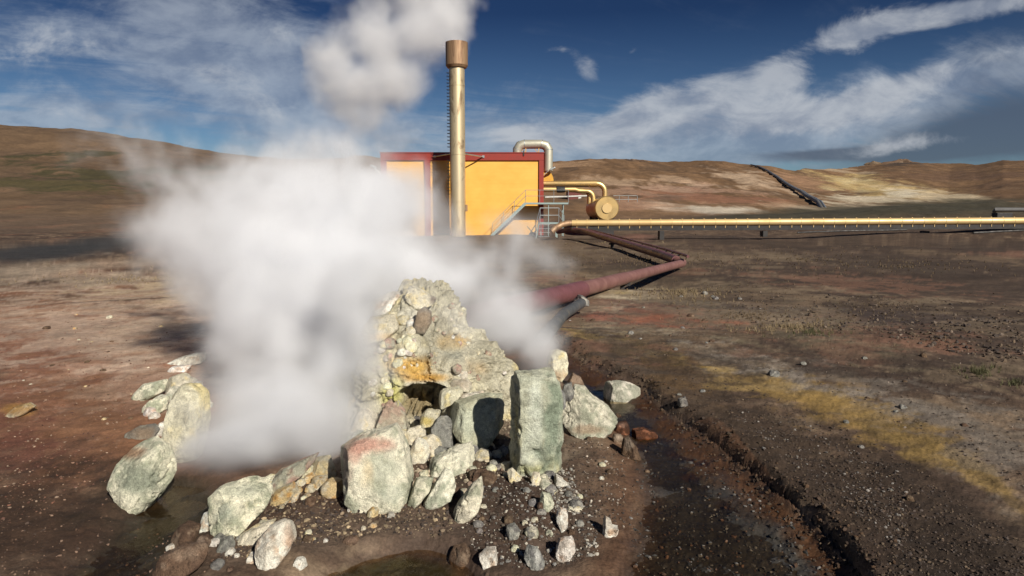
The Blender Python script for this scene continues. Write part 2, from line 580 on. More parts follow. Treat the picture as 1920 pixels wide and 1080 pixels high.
U, V = project(X, Y, Z)
beh = Y < .3
U[beh] = -9999; V[beh] = 2000


def paint(U, V, X, Y, base, patches, seed=100):
    """mineral patches: soft ellipses whose rim is broken up by noise that lives on the ground"""
    col = base
    for k, (u, v, ru, rv, rot, c, amt, brk) in enumerate(patches):
        ca, sa = math.cos(math.radians(rot)), math.sin(math.radians(rot))
        du, dv = U - u, V - v
        q = ((du * ca + dv * sa) / ru) ** 2 + ((-du * sa + dv * ca) / rv) ** 2
        msk = q < 5
        if not msk.any(): continue
        sc = np.maximum(.12, np.hypot(X[msk], Y[msk]) * .06)
        sc = 2.0 ** np.round(np.log2(sc))
        s0 = float(np.median(sc))
        el = np.where(np.hypot(X[msk], Y[msk]) > 62, 3.5, 1.0)
        n = fbm2(X[msk] / s0, Y[msk] / (s0 * el), 5, seed + 3 * k)
        n = n * 1.5 + .5 * fbm2(X[msk] / (s0 * .13), Y[msk] / (s0 * .13 * el), 4, seed + 3 * k + 50)
        w = amt * sstep(1.0, .25, np.sqrt(q[msk]) * .8 + brk * n)
        col[msk] = col[msk] * (1 - w[:, None]) + np.array(c) * w[:, None]
    return col


nA = fbm2(X / 3.1, Y / 3.1, 5, 201); nB = fbm2(X / .55, Y / .55, 4, 211); nC = fbm2(X / 22, Y / 22, 5, 221)
nD = fbm2(X / .11, Y / .11, 3, 231)
base = np.zeros((len(X), 3))
c1 = np.array((.128, .084, .056)); c2 = np.array((.062, .041, .030)); c3 = np.array((.235, .17, .112))
t1 = sstep(-.3, .3, .8 * nA + .5 * nC + .5 * nB + .35 * fbm2(X / 1.1, Y / .5, 4, 261))[:, None]
base = c2 * (1 - t1) + c1 * t1
nearw = (1 - sstep(20, 60, RR.ravel()))[:, None]
t2 = (sstep(.08, .45, nB + .5 * nA + .4 * nD)[:, None]) * (.45 + .3 * nearw)
base = base * (1 - t2) + c3 * t2
# hills, warmer
hk = sstep(62, 95, RR.ravel())[:, None]
hn = sstep(-.35, .4, fbm2(X / 34, Y / 110, 5, 241) + .7 * fbm2(X / 4.5, Y / 18, 4, 244))[:, None]
hillc = np.array((.125, .072, .037)) * (1 - hn) + np.array((.20, .118, .062)) * hn
left = (sstep(760, 420, U))[:, None]
hillc = hillc * (1 - left) + (np.array((.105, .066, .038)) * (1 - hn) + np.array((.15, .096, .056)) * hn) * left
base = base * (1 - hk) + hillc * hk
dark = sstep(.05, .4, fbm2(X / 15, Y / 55, 5, 251) + .4 * fbm2(X / 2.5, Y / 11, 4, 253))[:, None] * hk * .65
base = base * (1 - dark) + np.array((.085, .055, .035)) * dark
PATCH = [
    # left foreground, iron reds; lower corner darkened, edge shade in the colour
    (170, 720, 420, 230, 0, (.27, .125, .070), .78, .7), (60, 640, 330, 70, 0, (.35, .185, .115), .7, .9), (90, 690, 220, 60, 8, (.22, .10, .058), .7, .9), (250, 680, 160, 60, 0, (.42, .28, .20), .6, 1.2),
    (250, 590, 330, 55, -4, (.42, .28, .19), .7, 1.0), (420, 545, 260, 34, 0, (.46, .35, .225), .8, .9), (120, 520, 260, 28, 0, (.33, .26, .19), .6, 1.2), (200, 620, 300, 70, 0, (.48, .36, .27), .55, 1.5), (280, 710, 120, 60, 0, (.52, .40, .30), .5, 1.5),
    (40, 845, 110, 60, 20, (.13, .045, .032), .6, .9), (250, 640, 120, 30, 0, (.33, .24, .17), .5, 1.4), (330, 610, 120, 18, 0, (.40, .31, .22), .5, 1.4),
    (190, 790, 160, 110, 0, (.20, .10, .05), .55, 1.0), (290, 730, 60, 50, 0, (.26, .15, .10), .6, 1.0), (90, 1000, 340, 140, 0, (.048, .027, .017), .88, .5),
    (35, 770, 30, 12, 0, (.40, .22, .06), .8, .4), (300, 960, 190, 110, 0, (.038, .025, .016), .85, .5),
    # dark mud strip on the left and pale rim below it
    (60, 475, 190, 17, -4, (.035, .035, .036), .95, .25), (190, 456, 150, 15, -5, (.04, .04, .04), .92, .3), (150, 497, 260, 12, -3, (.34, .27, .2), .55, 1.1),
    (60, 420, 300, 22, 0, (.115, .078, .054), .6, .6),
    # green belt on the left hill
    (90, 350, 200, 9, 1, (.068, .058, .024), .8, 1.6), (100, 328, 210, 22, 2, (.055, .048, .022), .9, 2.6), (60, 255, 200, 22, 4, (.15, .095, .055), .5, 1.2), (160, 243, 120, 6, 6, (.21, .16, .12), .5, 1.2),
    # right hills: pale, pink and sulphur-coloured ground
    (1235, 388, 80, 10, 8, (.56, .42, .31), .9, .5), (1170, 384, 60, 10, 0, (.34, .19, .12), .6, .9), (1330, 393, 80, 6, 3, (.55, .48, .38), .8, .8),
    (1395, 345, 60, 22, 12, (.48, .35, .24), .7, 1.3), (1270, 352, 80, 12, 0, (.46, .30, .21), .65, 1.4), (1180, 340, 90, 10, 0, (.42, .29, .19), .6, 1.4),
    (1200, 362, 120, 8, 0, (.40, .25, .17), .5, 1.4), (1330, 370, 120, 12, 4, (.30, .14, .085), .6, 1.0), (1060, 310, 60, 8, -8, (.38, .24, .14), .6, 1.0),
    (1660, 352, 120, 17, 7, (.47, .34, .15), .9, .8), (1590, 345, 60, 14, 10, (.50, .40, .22), .7, 1.0), (1760, 366, 120, 10, 8, (.52, .42, .28), .75, .9), (1640, 375, 140, 8, 2, (.55, .47, .34), .8, .9),
    (1690, 364, 40, 9, 0, (.62, .55, .42), .7, .8), (1500, 340, 60, 14, 12, (.34, .20, .12), .6, 1.0), (1560, 318, 60, 4, 5, (.48, .36, .24), .6, .9), (1560, 390, 160, 8, 0, (.50, .40, .28), .65, 1.0),
    (1690, 306, 34, 7, 0, (.05, .037, .03), .9, .5), (1185, 300, 14, 3, 0, (.035, .028, .024), .9, .4), (1850, 340, 140, 20, 4, (.12, .07, .042), .7, .8), (1790, 330, 120, 10, 0, (.13, .075, .045), .7, .8),
    (1420, 384, 200, 5, 0, (.38, .23, .14), .5, 1.2), (1240, 372, 50, 7, 0, (.15, .10, .07), .6, 1.0),
    # dark embankment
    (1600, 396, 330, 14, -3, (.062, .055, .035), .92, .35), (1830, 388, 150, 18, 0, (.058, .052, .034), .92, .35),
    # mid plain right, brown earth toned down to paint in vignette shade
    (1500, 470, 420, 40, 0, (.082, .054, .037), .65, .8), (1720, 530, 330, 80, 0, (.055, .038, .028), .75, .9), (1800, 640, 260, 70, 0, (.060, .042, .031), .65, 1.0), (1120, 500, 160, 40, 0, (.14, .10, .062), .6, 1.2),
    (1010, 460, 160, 18, 0, (.17, .125, .085), .6, 1.2), (1200, 447, 40, 8, 0, (.26, .12, .085), .6, .6), (1050, 525, 80, 22, 0, (.28, .19, .11), .6, 1.2), (1280, 545, 140, 32, 0, (.20, .15, .095), .65, 1.0),
    (1175, 556, 80, 14, -4, (.55, .46, .32), .85, .8), (1130, 575, 60, 10, 0, (.46, .36, .25), .7, 1.0), (1165, 549, 30, 5, 0, (.60, .46, .14), .8, .5),
    (1260, 600, 130, 20, 4, (.31, .12, .066), .85, .8), (1120, 598, 60, 12, 0, (.28, .11, .07), .8, .7), (1180, 620, 150, 13, 4, (.34, .28, .18), .6, 1.1),
    (1500, 620, 190, 40, 12, (.17, .135, .085), .6, 1.1), (1420, 590, 180, 26, 10, (.16, .125, .085), .5, 1.1),
    # sulphur streak on the right bank and the whitish crust above it
    (1150, 640, 150, 14, 10, (.36, .25, .08), .75, .9), (1280, 668, 120, 20, 12, (.30, .20, .065), .75, .8), (1300, 662, 18, 28, 0, (.17, .075, .02), .9, .4), (1350, 690, 34, 8, 10, (.60, .38, .07), .95, .4),
    (1400, 680, 90, 16, 10, (.50, .44, .36), .8, .9), (1460, 705, 190, 22, 14, (.30, .255, .21), .6, 1.5), (1600, 745, 260, 28, 14, (.23, .195, .155), .5, 1.6), (1780, 800, 230, 44, 18, (.19, .16, .13), .5, 1.5),
    (1420, 716, 110, 24, 10, (.32, .215, .075), .72, .9), (1530, 752, 125, 32, 16, (.29, .185, .058), .68, 1.0), (1640, 795, 145, 38, 20, (.26, .165, .052), .68, 1.0), (1740, 840, 135, 32, 26, (.22, .145, .048), .68, 1.0), (1830, 890, 110, 20, 34, (.25, .165, .06), .75, .8), (1905, 950, 80, 14, 45, (.18, .12, .05), .6, .8),
    (1880, 840, 120, 60, 20, (.16, .135, .11), .5, 1.3),
    # gravel slope between bank and sulphur: dark earth, deepened with painted corner shade
    (1480, 860, 290, 80, 32, (.046, .031, .021), .92, .5), (1700, 980, 300, 110, 34, (.040, .027, .019), .93, .45), (1290, 735, 110, 30, 25, (.075, .05, .032), .8, .6), (1250, 700, 90, 30, 20, (.11, .065, .028), .7, .8), (1850, 1040, 240, 110, 20, (.036, .025, .018), .92, .45),
    (1110, 660, 90, 16, 20, (.13, .085, .045), .7, .7),
    # around the mound
    (830, 800, 300, 90, 0, (.21, .165, .115), .55, 1.0), (560, 950, 260, 60, 0, (.075, .045, .030), .9, .35), (760, 985, 200, 40, 0, (.15, .105, .075), .7, .7), (560, 1020, 200, 40, -8, (.135, .095, .068), .7, .7),
]
_r = np.random.default_rng(77)
for _ in range(60):   # uneven wear of the plain: bare, silty and mossy spots
    u_p, v_p = 950 + 1000 * _r.random(), 445 + 260 * _r.random() ** 1.3
    PATCH.append((u_p, v_p, 40 + 130 * _r.random(), 4 + 14 * _r.random() * (v_p - 430) / 120, 6 * _r.random(), [(.055, .038, .028), (.21, .155, .10), (.16, .11, .07), (.075, .055, .04), (.19, .10, .065)][int(_r.integers(5))], .45 + .3 * _r.random(), 1.3))
base = paint(U, V, X, Y, base, PATCH)
_u = 960 + F * X / np.maximum(Y, .1)
eb = (sstep(63, 68, Y) * (1 - sstep(81, 86, Y)) * sstep(1230, 1380, _u) * (.75 + .25 * sstep(-.2, .3, fbm2(X / 3, Y / 3, 4, 271))))[:, None]
base = base * (1 - .9 * eb) + (np.array((.050, .044, .030)) + .014 * fbm2(X / 1.4, Y / 1.4, 4, 273)[:, None]) * .9 * eb
# stream beds in their own earth colours
wet = np.zeros(len(X))
nearm = RR.ravel() < 14
xs, ys, zs = X[nearm], Y[nearm], Z[nearm]
b_ = base[nearm]
ds = sdf(xs, ys, STREAM); db, _, _ = seg_dist(xs, ys, BANK)
nn = fbm2(xs / .3, ys / .3, 4, 301)
k = sstep(.02, -.05, ds)[:, None]
oc = np.array((.062, .028, .012)) + .02 * nn[:, None]
dk = np.array((.034, .029, .022)) + .03 * nn[:, None] + .05 * (sstep(.2, .6, fbm2(xs / .09, ys / .09, 3, 311)) * sstep(-.1, .3, nn))[:, None]
td = sstep(.16, .42, db + .18 * nn)[:, None]
td = np.maximum(td, sstep(4.4, 3.4, ys)[:, None] * sstep(.1, .3, db + .15 * nn)[:, None])
b_ = b_ * (1 - k) + (oc * (1 - td) + dk * td) * k
# brown silt shore on the island side
sh = (np.exp(-((ds - .06) / .14) ** 2) * (xs < 1.6) * (ys < 5.2))[:, None]
b_ = b_ * (1 - sh * .8) + np.array((.095, .048, .026)) * sh * .8
di = sdf(xs, ys, ISLAND)
ki = sstep(.12, -.05, di)[:, None]
b_ = b_ * (1 - ki * .85) + (np.array((.062, .040, .029)) + .02 * nn[:, None]) * ki * .85
dp = sdf(xs, ys, POOL)
kp = sstep(.06, -.03, dp)[:, None]
b_ = b_ * (1 - kp) + (np.array((.045, .040, .010)) + .02 * nn[:, None] * np.array((1, 1.1, .3))) * kp
dk_ = sdf(xs, ys, BROOK)
kb = sstep(.1, -.05, dk_)[:, None]
b_ = b_ * (1 - kb) + (np.array((.030, .022, .012)) + .015 * nn[:, None]) * kb
base[nearm] = np.clip(b_, .005, 1)
wet[nearm] = np.clip(np.maximum.reduce([sstep(.12, -.02, ds), sstep(.12, -.02, dp), sstep(.2, -.02, dk_), .7 * sstep(.02, -.06, zs + .0)]) * (.7 + .6 * nn), 0, 1)
base *= (1 + .10 * nD)[:, None]
base = np.clip(base, .004, .9)

idx = np.arange(NR * NA).reshape(NR, NA)
a = idx[:-1, :]; b2 = idx[1:, :]
F4 = np.stack([a, np.roll(a, -1, 1), np.roll(b2, -1, 1), b2], -1)
JS = int(np.searchsorted(rings, 80.0))
VERTS = np.stack([X, Y, Z], 1)


def sub_sheet(name, faces, mat, zover=None, colour=True):
    faces = faces.reshape(-1, 4)
    used, inv = np.unique(faces, return_inverse=True)
    vv_ = VERTS[used].copy()
    if zover is not None: vv_[:, 2] = zover
    return np_mesh(name, vv_, inv.reshape(faces.shape), mat, base[used] if colour else None, True, None, {'wet': wet[used]} if colour else None)


# close the small hole under the camera by pulling the first ring to one point
VERTS[:NA, :2] *= .02
g = sub_sheet('ground', F4[:JS], M['ground']); tag(g, kind='structure')
g = sub_sheet('hills', F4[JS:], M['ground']); tag(g, kind='structure')
# water where the ground dips under the water line
jw = int(np.searchsorted(rings, 7.6))
fw = F4[:jw].reshape(-1, 4)
cond = (Z[fw] < WL + .006).any(1) & (Y[fw].min(1) > .6) & (np.abs(X[fw]).max(1) < 6)
dS = sdf(X[fw[:, 0]], Y[fw[:, 0]], STREAM)
fs = fw[cond & (dS < .2)]; fp = fw[cond & (dS >= .2)]
tag(sub_sheet('stream_water', fs, M['water'], WL, False), kind='structure')
if len(fp): tag(sub_sheet('pool_water', fp, M['water'], WL, False), kind='structure')


# ------------------------------------------------------------------ rocks
def ico(sub):
    bm = bmesh.new(); bmesh.ops.create_icosphere(bm, subdivisions=sub, radius=1)
    v = np.array([q.co[:] for q in bm.verts]); f = np.array([[w.index for w in q.verts] for q in bm.faces])
    bm.free(); return v, f


ICO = {k: ico(k) for k in (1, 2, 3, 4, 5, 6, 7, 8)}
PAL = {  # base, second, stain, pit
    'green': ((.70, .66, .51), (.37, .375, .275), (.76, .71, .56), (.19, .185, .135)),
    'cream': ((.72, .67, .51), (.55, .51, .38), (.72, .60, .30), (.30, .26, .18)),
    'white': ((.80, .76, .66), (.55, .50, .42), (.52, .36, .24), (.28, .24, .19)),
    'pink': ((.46, .30, .23), (.42, .40, .30), (.56, .50, .33), (.2, .13, .1)),
    'orange': ((.56, .42, .22), (.50, .44, .32), (.50, .26, .07), (.2, .14, .08)),
    'brown': ((.15, .095, .06), (.095, .06, .04), (.26, .19, .13), (.05, .03, .02)),
    'grey': ((.27, .26, .23), (.16, .15, .14), (.42, .39, .33), (.09, .085, .08)),
    'wetred': ((.11, .045, .022), (.06, .028, .017), (.35, .15, .08), (.03, .02, .015)),
}
GROUND_CONTACT = {}


def rock(name, poly, label, pal, Y=None, thick=.8, cuts=(), tilt=.25, rough=.08, seed=0, sub=5, e=.62, cat='rock', group=None, lumps=0.0, patches=None, mat='rock', cave=None, sharp=8, p3=None, extra=1.06, zoff=0.0):
    poly = np.array(poly, float)
    if Y is None:
        i = int(np.argmax(poly[:, 1])); vb = poly[:, 1].max()
        uc = .5 * (poly[:, 0].min() + poly[:, 0].max())
        q = hit(uc, vb - 2); Y = q[1]
        wm = (poly[:, 0].max() - poly[:, 0].min()) * Y / F
        Y = Y + .30 * wm * thick
    W = np.array([P(u, v, Y) for u, v in poly])
    cx = .5 * (W[:, 0].min() + W[:, 0].max()); cz = .5 * (W[:, 2].min() + W[:, 2].max())
    x, z_ = W[:, 0] - cx, W[:, 2] - cz
    hw = .5 * (x.max() - x.min()); hh = .5 * (z_.max() - z_.min())
    # radial silhouette
    d, f = ICO[sub]
    ang = np.arctan2(d[:, 2], d[:, 0])
    xa = np.append(x, x[0]); za = np.append(z_, z_[0])
    tt = np.linspace(0, 1, 40, endpoint=False)
    px = np.concatenate([xa[i] + (xa[i + 1] - xa[i]) * tt for i in range(len(x))])
    pz = np.concatenate([za[i] + (za[i + 1] - za[i]) * tt for i in range(len(x))])
    pa = np.arctan2(pz, px); pr = np.hypot(px, pz)
    o = np.argsort(pa); pa, pr = pa[o], pr[o]
    rho = np.interp(ang, np.concatenate([pa - 2 * math.pi, pa, pa + 2 * math.pi]), np.tile(pr, 3))
    lat = np.arcsin(np.clip(d[:, 1], -1, 1))
    s = np.abs(np.cos(lat)) ** e; dep = np.sign(d[:, 1]) * np.abs(np.sin(lat)) ** e
    T = thick * min(hw, hh * 1.4 if hh < hw else hw) if thick < 20 else thick
    p = np.stack([np.cos(ang) * rho * s, dep * T, np.sin(ang) * rho * s], 1)
    size = math.sqrt(hw * hh)
    rg = np.random.default_rng(seed + 5)
    q = p.copy()
    allc = list(cuts)
    for _ in range(sharp):
        n = rg.normal(size=3); n[1] = -abs(n[1]) * 1.2; n[2] = abs(n[2]) * .6; n /= np.linalg.norm(n)
        allc.append((n[0], n[1], n[2], .66 + .24 * rg.random()))
    for nx, ny, nz, off in allc:
        n = np.array((nx, ny, nz), float); n /= np.linalg.norm(n)
        dd = q @ n
        lim = dd.max() * off
        ov = np.maximum(dd - lim, 0)
        q = q - ov[:, None] * n * .93
    nrm = d
    n1 = fbm3(q / size * 1.1 + seed * 3.1, 3, seed)
    n2 = fbm3(q / size * 3.2 + seed * 1.7, 4, seed + 9)
    n3 = fbm3(q / .03, 3, seed + 19)
    amp = rough * size
    front = np.stack([np.cos(ang) * s, dep, np.sin(ang) * s], 1)
    front /= np.linalg.norm(front, axis=1)[:, None] + 1e-9
    q = q + front * (amp * (1.1 * n1 + .9 * n2 - .5 * np.abs(n2)) + min(.006, size * .03) * n3)[:, None]
    wz = None
    if lumps:
        wz = worley3(q / lumps, seed)
        wz2 = worley3(q / (lumps * .42), seed + 3)
        wz3 = worley3(q / (lumps * 2.6), seed + 7)
        q = q + front * (lumps * 1.9 * (.55 - wz3))[:, None]
        gate = sstep(-.25, .2, fbm3(q / .30, 3, seed + 41))
        crev = fbm3(q / .09, 4, seed + 43)
        q = q - front * (.055 * sstep(.09, .0, np.abs(crev)) * sstep(-.3, .2, fbm3(q / .4, 2, seed + 47)))[:, None]
        q = q + front * (lumps * (1.15 * (0.6 - wz) + .55 * (.6 - wz2) + .20 * fbm3(q / .025, 3, seed + 83)) * (.30 + .70 * gate))[:, None]
    q[:, 1] += tilt * q[:, 2]
    lo = q[:, 2] < 0
    q[lo, 2] *= extra
    world = q + np.array((cx, Y, cz + zoff))
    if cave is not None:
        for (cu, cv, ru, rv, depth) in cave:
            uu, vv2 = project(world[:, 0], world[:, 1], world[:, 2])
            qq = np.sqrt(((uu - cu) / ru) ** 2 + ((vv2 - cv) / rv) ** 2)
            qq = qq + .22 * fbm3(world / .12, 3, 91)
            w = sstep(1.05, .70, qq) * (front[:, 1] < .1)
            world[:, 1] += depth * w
    if not lumps and size > .05:
        pit = worley3(world / (.045 if size > .12 else .03), seed + 61)
        pg = sstep(-.15, .3, fbm3(world / .14, 3, seed + 63))
        world = world - front * ((.012 if size > .12 else .005) * sstep(.42, .10, pit) * pg)[:, None]
        if size > .11:
            cr = fbm3(world / (size * .9) + 3, 4, seed + 67)
            world = world - front * (.018 * sstep(.035, .0, np.abs(cr)) * sstep(-.1, .2, fbm3(world / size + 9, 2, seed + 69)))[:, None]
    # colours
    A, B, C, D = [np.array(c) for c in PAL[pal]]
    n4 = fbm3(q / max(.03, size * .22) + seed, 4, seed + 23)
    m1 = sstep(-.22, .22, n1 + .5 * n2 + .45 * n4)[:, None]
    col = A * (1 - m1) + B * m1
    m2 = sstep(.12, .42, fbm3(q / size * 1.7 + 31 + seed, 4, seed + 29))[:, None]
    col = col * (1 - .75 * m2) + C * .75 * m2
    m3 = sstep(.15, .5, fbm3(q / max(.02, size * .09), 3, seed + 33))[:, None]
    col = col * (1 - .55 * m3) + D * .55 * m3
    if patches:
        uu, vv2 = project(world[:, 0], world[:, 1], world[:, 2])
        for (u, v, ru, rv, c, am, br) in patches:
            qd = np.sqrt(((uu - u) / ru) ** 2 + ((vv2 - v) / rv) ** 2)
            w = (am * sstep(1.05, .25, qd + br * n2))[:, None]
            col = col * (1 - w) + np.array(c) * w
    col = np.clip(col * (1 + .12 * n3[:, None]) * ((1 + .10 * np.clip(rg.normal(), -1.2, 1.5)) * (1 + .018 * rg.normal(size=3)) if not lumps else 1.0), .01, .85)
    base_pt = np.array((cx, Y, world[:, 2].min()))
    ob = np_mesh(name, world - base_pt, f, M[mat], col)
    ob.location = Vector(base_pt)
    return tag(ob, label, cat, group)


# the fumarole mound
MOUND = [(628, 800), (640, 730), (662, 640), (682, 582), (715, 556), (760, 546), (800, 556), (838, 575), (868, 612), (898, 640), (932, 672), (962, 708), (975, 750), (955, 790), (900, 800), (840, 815), (760, 830), (680, 830)]
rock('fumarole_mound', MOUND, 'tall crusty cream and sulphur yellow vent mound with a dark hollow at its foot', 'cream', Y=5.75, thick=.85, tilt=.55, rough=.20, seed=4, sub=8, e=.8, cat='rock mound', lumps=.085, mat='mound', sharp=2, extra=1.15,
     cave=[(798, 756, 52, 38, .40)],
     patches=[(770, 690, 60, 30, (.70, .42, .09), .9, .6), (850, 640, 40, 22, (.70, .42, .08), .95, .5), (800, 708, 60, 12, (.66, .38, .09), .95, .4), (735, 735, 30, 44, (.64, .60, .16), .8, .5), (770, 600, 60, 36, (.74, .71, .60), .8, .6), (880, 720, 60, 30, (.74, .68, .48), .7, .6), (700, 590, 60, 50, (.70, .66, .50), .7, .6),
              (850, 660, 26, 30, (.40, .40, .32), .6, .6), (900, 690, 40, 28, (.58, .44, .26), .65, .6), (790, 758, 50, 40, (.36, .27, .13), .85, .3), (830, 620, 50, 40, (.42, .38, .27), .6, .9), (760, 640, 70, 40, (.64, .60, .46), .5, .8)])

R = rock
from mathutils.bvhtree import BVHTree
mo = bpy.data.objects['fumarole_mound']
mbvh = BVHTree.FromPolygons([tuple(np.array(v.co) + np.array(mo.location)) for v in mo.data.vertices], [tuple(p.vertices) for p in mo.data.polygons])


def on_mound(u, v):
    d_ = Vector(ray(u, v)).normalized()
    h_ = mbvh.ray_cast(Vector((0, 0, CAMZ)), d_)
    return h_[0].y if h_[0] is not None else None


R('boulder', [(686, 588), (700, 560), (735, 547), (766, 560), (761, 590), (715, 602)], 'big pale cream block high on the steamy left shoulder of the mound', 'white', Y=(on_mound(726, 578) or 5.6) + .02, thick=.9, seed=611, sub=5)
R('boulder', [(676, 622), (690, 596), (740, 590), (750, 615), (722, 640), (685, 642)], 'second pale block just below the one on the mound shoulder', 'cream', Y=(on_mound(714, 618) or 5.5) + .02, thick=.9, seed=613, sub=5, patches=[(715, 632, 40, 10, (.66, .46, .2), .6, .5)])
for (cu, cv, ru, rv, n_, r0_, r1_) in ((745, 635, 45, 50, 26, 5, 13), (850, 615, 45, 40, 16, 3, 8), (760, 680, 70, 30, 14, 3, 8), (900, 690, 50, 30, 8, 4, 10), (720, 745, 40, 40, 8, 5, 12)):
    for i in range(n_):
        a_ = RNG.random() * 6.283; q_ = math.sqrt(RNG.random())
        u, v = cu + ru * q_ * math.cos(a_), cv + rv * q_ * math.sin(a_)
        yy = on_mound(u, v)
        if yy is None: continue
        r0 = r0_ + (r1_ - r0_) * RNG.random() ** 2
        pts = [(u + r0 * (.95 + .4 * RNG.random()) * math.cos(t_), v - r0 * (.75 + .4 * RNG.random()) * math.sin(t_)) for t_ in np.linspace(0, 6.283, 7, endpoint=False)]
        R('cobble', pts, 'small pale stone crusted onto the flank of the vent mound', ('cream', 'white', 'cream', 'pink')[int(RNG.integers(4))], Y=yy + .005, thick=.9, seed=int(RNG.integers(9999)), sub=3, cat='stone', group='stones crusted onto the vent mound', sharp=2)
FACE = dict(rough=.045)
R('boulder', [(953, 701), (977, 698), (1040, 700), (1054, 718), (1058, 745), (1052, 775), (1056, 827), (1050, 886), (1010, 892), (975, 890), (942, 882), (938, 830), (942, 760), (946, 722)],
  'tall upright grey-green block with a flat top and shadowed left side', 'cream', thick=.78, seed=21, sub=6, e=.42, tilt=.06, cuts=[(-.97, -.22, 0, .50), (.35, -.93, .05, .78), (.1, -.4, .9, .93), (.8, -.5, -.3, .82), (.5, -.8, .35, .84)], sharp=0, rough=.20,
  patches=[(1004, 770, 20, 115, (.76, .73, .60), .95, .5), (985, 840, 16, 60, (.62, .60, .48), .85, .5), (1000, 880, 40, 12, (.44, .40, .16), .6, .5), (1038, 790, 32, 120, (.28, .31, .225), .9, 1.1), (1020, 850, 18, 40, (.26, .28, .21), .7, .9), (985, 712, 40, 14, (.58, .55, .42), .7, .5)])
R('boulder', [(837, 767), (853, 758), (887, 750), (920, 745), (943, 745), (947, 767), (943, 797), (920, 822), (897, 836), (880, 832), (863, 818), (843, 793)],
  'pitted pale block wedged above a black gap left of the upright block', 'cream', Y=4.75, thick=.95, seed=34, sub=6, cuts=[(.05, -.92, .38, .74), (.9, -.35, 0, .74), (-.9, -.4, .1, .85)], sharp=3, rough=.07,
  patches=[(880, 790, 46, 40, (.58, .57, .46), .8, .6)])
R('boulder', [(1050, 757), (1060, 747), (1080, 728), (1100, 731), (1113, 745), (1140, 761), (1157, 783), (1143, 801), (1123, 816), (1100, 814), (1080, 812), (1060, 800), (1048, 783)],
  'broad sage green rock with a peaked top right of the upright block', 'green', thick=.6, seed=41, sub=6, tilt=.5, cuts=[(.2, -.75, .6, .6), (-.6, -.7, .2, .8)], patches=[(1100, 806, 50, 12, (.30, .20, .12), .7, .5)])
R('boulder', [(1121, 727), (1133, 719), (1155, 717), (1185, 720), (1206, 732), (1204, 744), (1190, 753), (1165, 758), (1140, 756), (1125, 747)],
  'rounded oblong grey-green rock lying in the muddy stream', 'green', thick=.8, seed=47, sub=5, cuts=[(0, -.5, .85, .75)])
R('boulder', [(1026, 662), (1045, 657), (1063, 662), (1067, 680), (1065, 697), (1052, 714), (1035, 708), (1026, 688)],
  'pale cream rock half in steam behind the upright block', 'cream', thick=.9, seed=51, sub=5, patches=[(1045, 705, 26, 14, (.40, .25, .13), .7, .5)])
R('boulder', [(620, 852), (643, 838), (672, 822), (705, 814), (735, 808), (748, 823), (759, 847), (773, 897), (762, 938), (735, 945), (703, 949), (680, 938), (655, 915), (640, 885)],
  'largest front block, pale green face with a pink top and cracked left side', 'green', thick=.85, seed=61, sub=6, e=.45, tilt=.3, cuts=[(-.93, -.36, 0, .62), (.1, -.75, .65, .78)], sharp=2, rough=.08,
  patches=[(690, 835, 60, 22, (.48, .25, .19), .85, .5), (660, 850, 24, 30, (.46, .26, .2), .7, .5), (720, 880, 46, 40, (.50, .50, .39), .8, .6), (690, 890, 14, 40, (.60, .47, .28), .6, .5), (730, 925, 50, 26, (.42, .44, .35), .6, .6), (650, 890, 16, 30, (.27, .2, .15), .6, .5)])
R('boulder', [(761, 850), (780, 824), (797, 826), (808, 845), (800, 864), (773, 873), (763, 868)], 'smooth chalky cream stone leaning on the pink topped block', 'white', Y=4.45, thick=.9, seed=67, patches=[(785, 850, 30, 30, (.66, .58, .40), .6, .5)])
R('boulder', [(788, 822), (810, 817), (825, 826), (830, 847), (820, 858), (803, 851)], 'yellowish pitted stone tucked behind the smooth chalky one', 'cream', Y=4.62, thick=.9, seed=71)
R('boulder', [(799, 868), (833, 851), (865, 842), (890, 836), (897, 857), (901, 890), (887, 899), (867, 906), (847, 897), (825, 893), (806, 888)],
  'flat sage slab sloping below the dark gap', 'green', Y=4.28, thick=.7, seed=73, sub=6, tilt=.6, cuts=[(.1, -.5, .85, .6), (.3, -.9, 0, .75)])
R('boulder', [(764, 907), (785, 898), (812, 899), (806, 920), (793, 935), (775, 951), (762, 947)], 'small wedge shaped sage stone against the pink topped block', 'green', thick=.8, seed=79)
R('boulder', [(793, 938), (812, 910), (833, 882), (848, 888), (857, 917), (846, 934), (823, 944), (805, 951)], 'triangular grey-green stone in front of the sloping slab', 'green', thick=.8, seed=83, cuts=[(.5, -.8, .2, .7)])
R('boulder', [(844, 964), (867, 933), (885, 910), (902, 897), (915, 895), (913, 923), (895, 960), (867, 979), (850, 975)], 'thin leaning greenish slab standing on its edge at the gravel', 'green', thick=.75, seed=89, sub=5, tilt=.1, cuts=[(.55, -.8, .1, .55), (-.6, -.7, .2, .8)], patches=[(860, 965, 30, 16, (.24, .22, .18), .5, .5)])
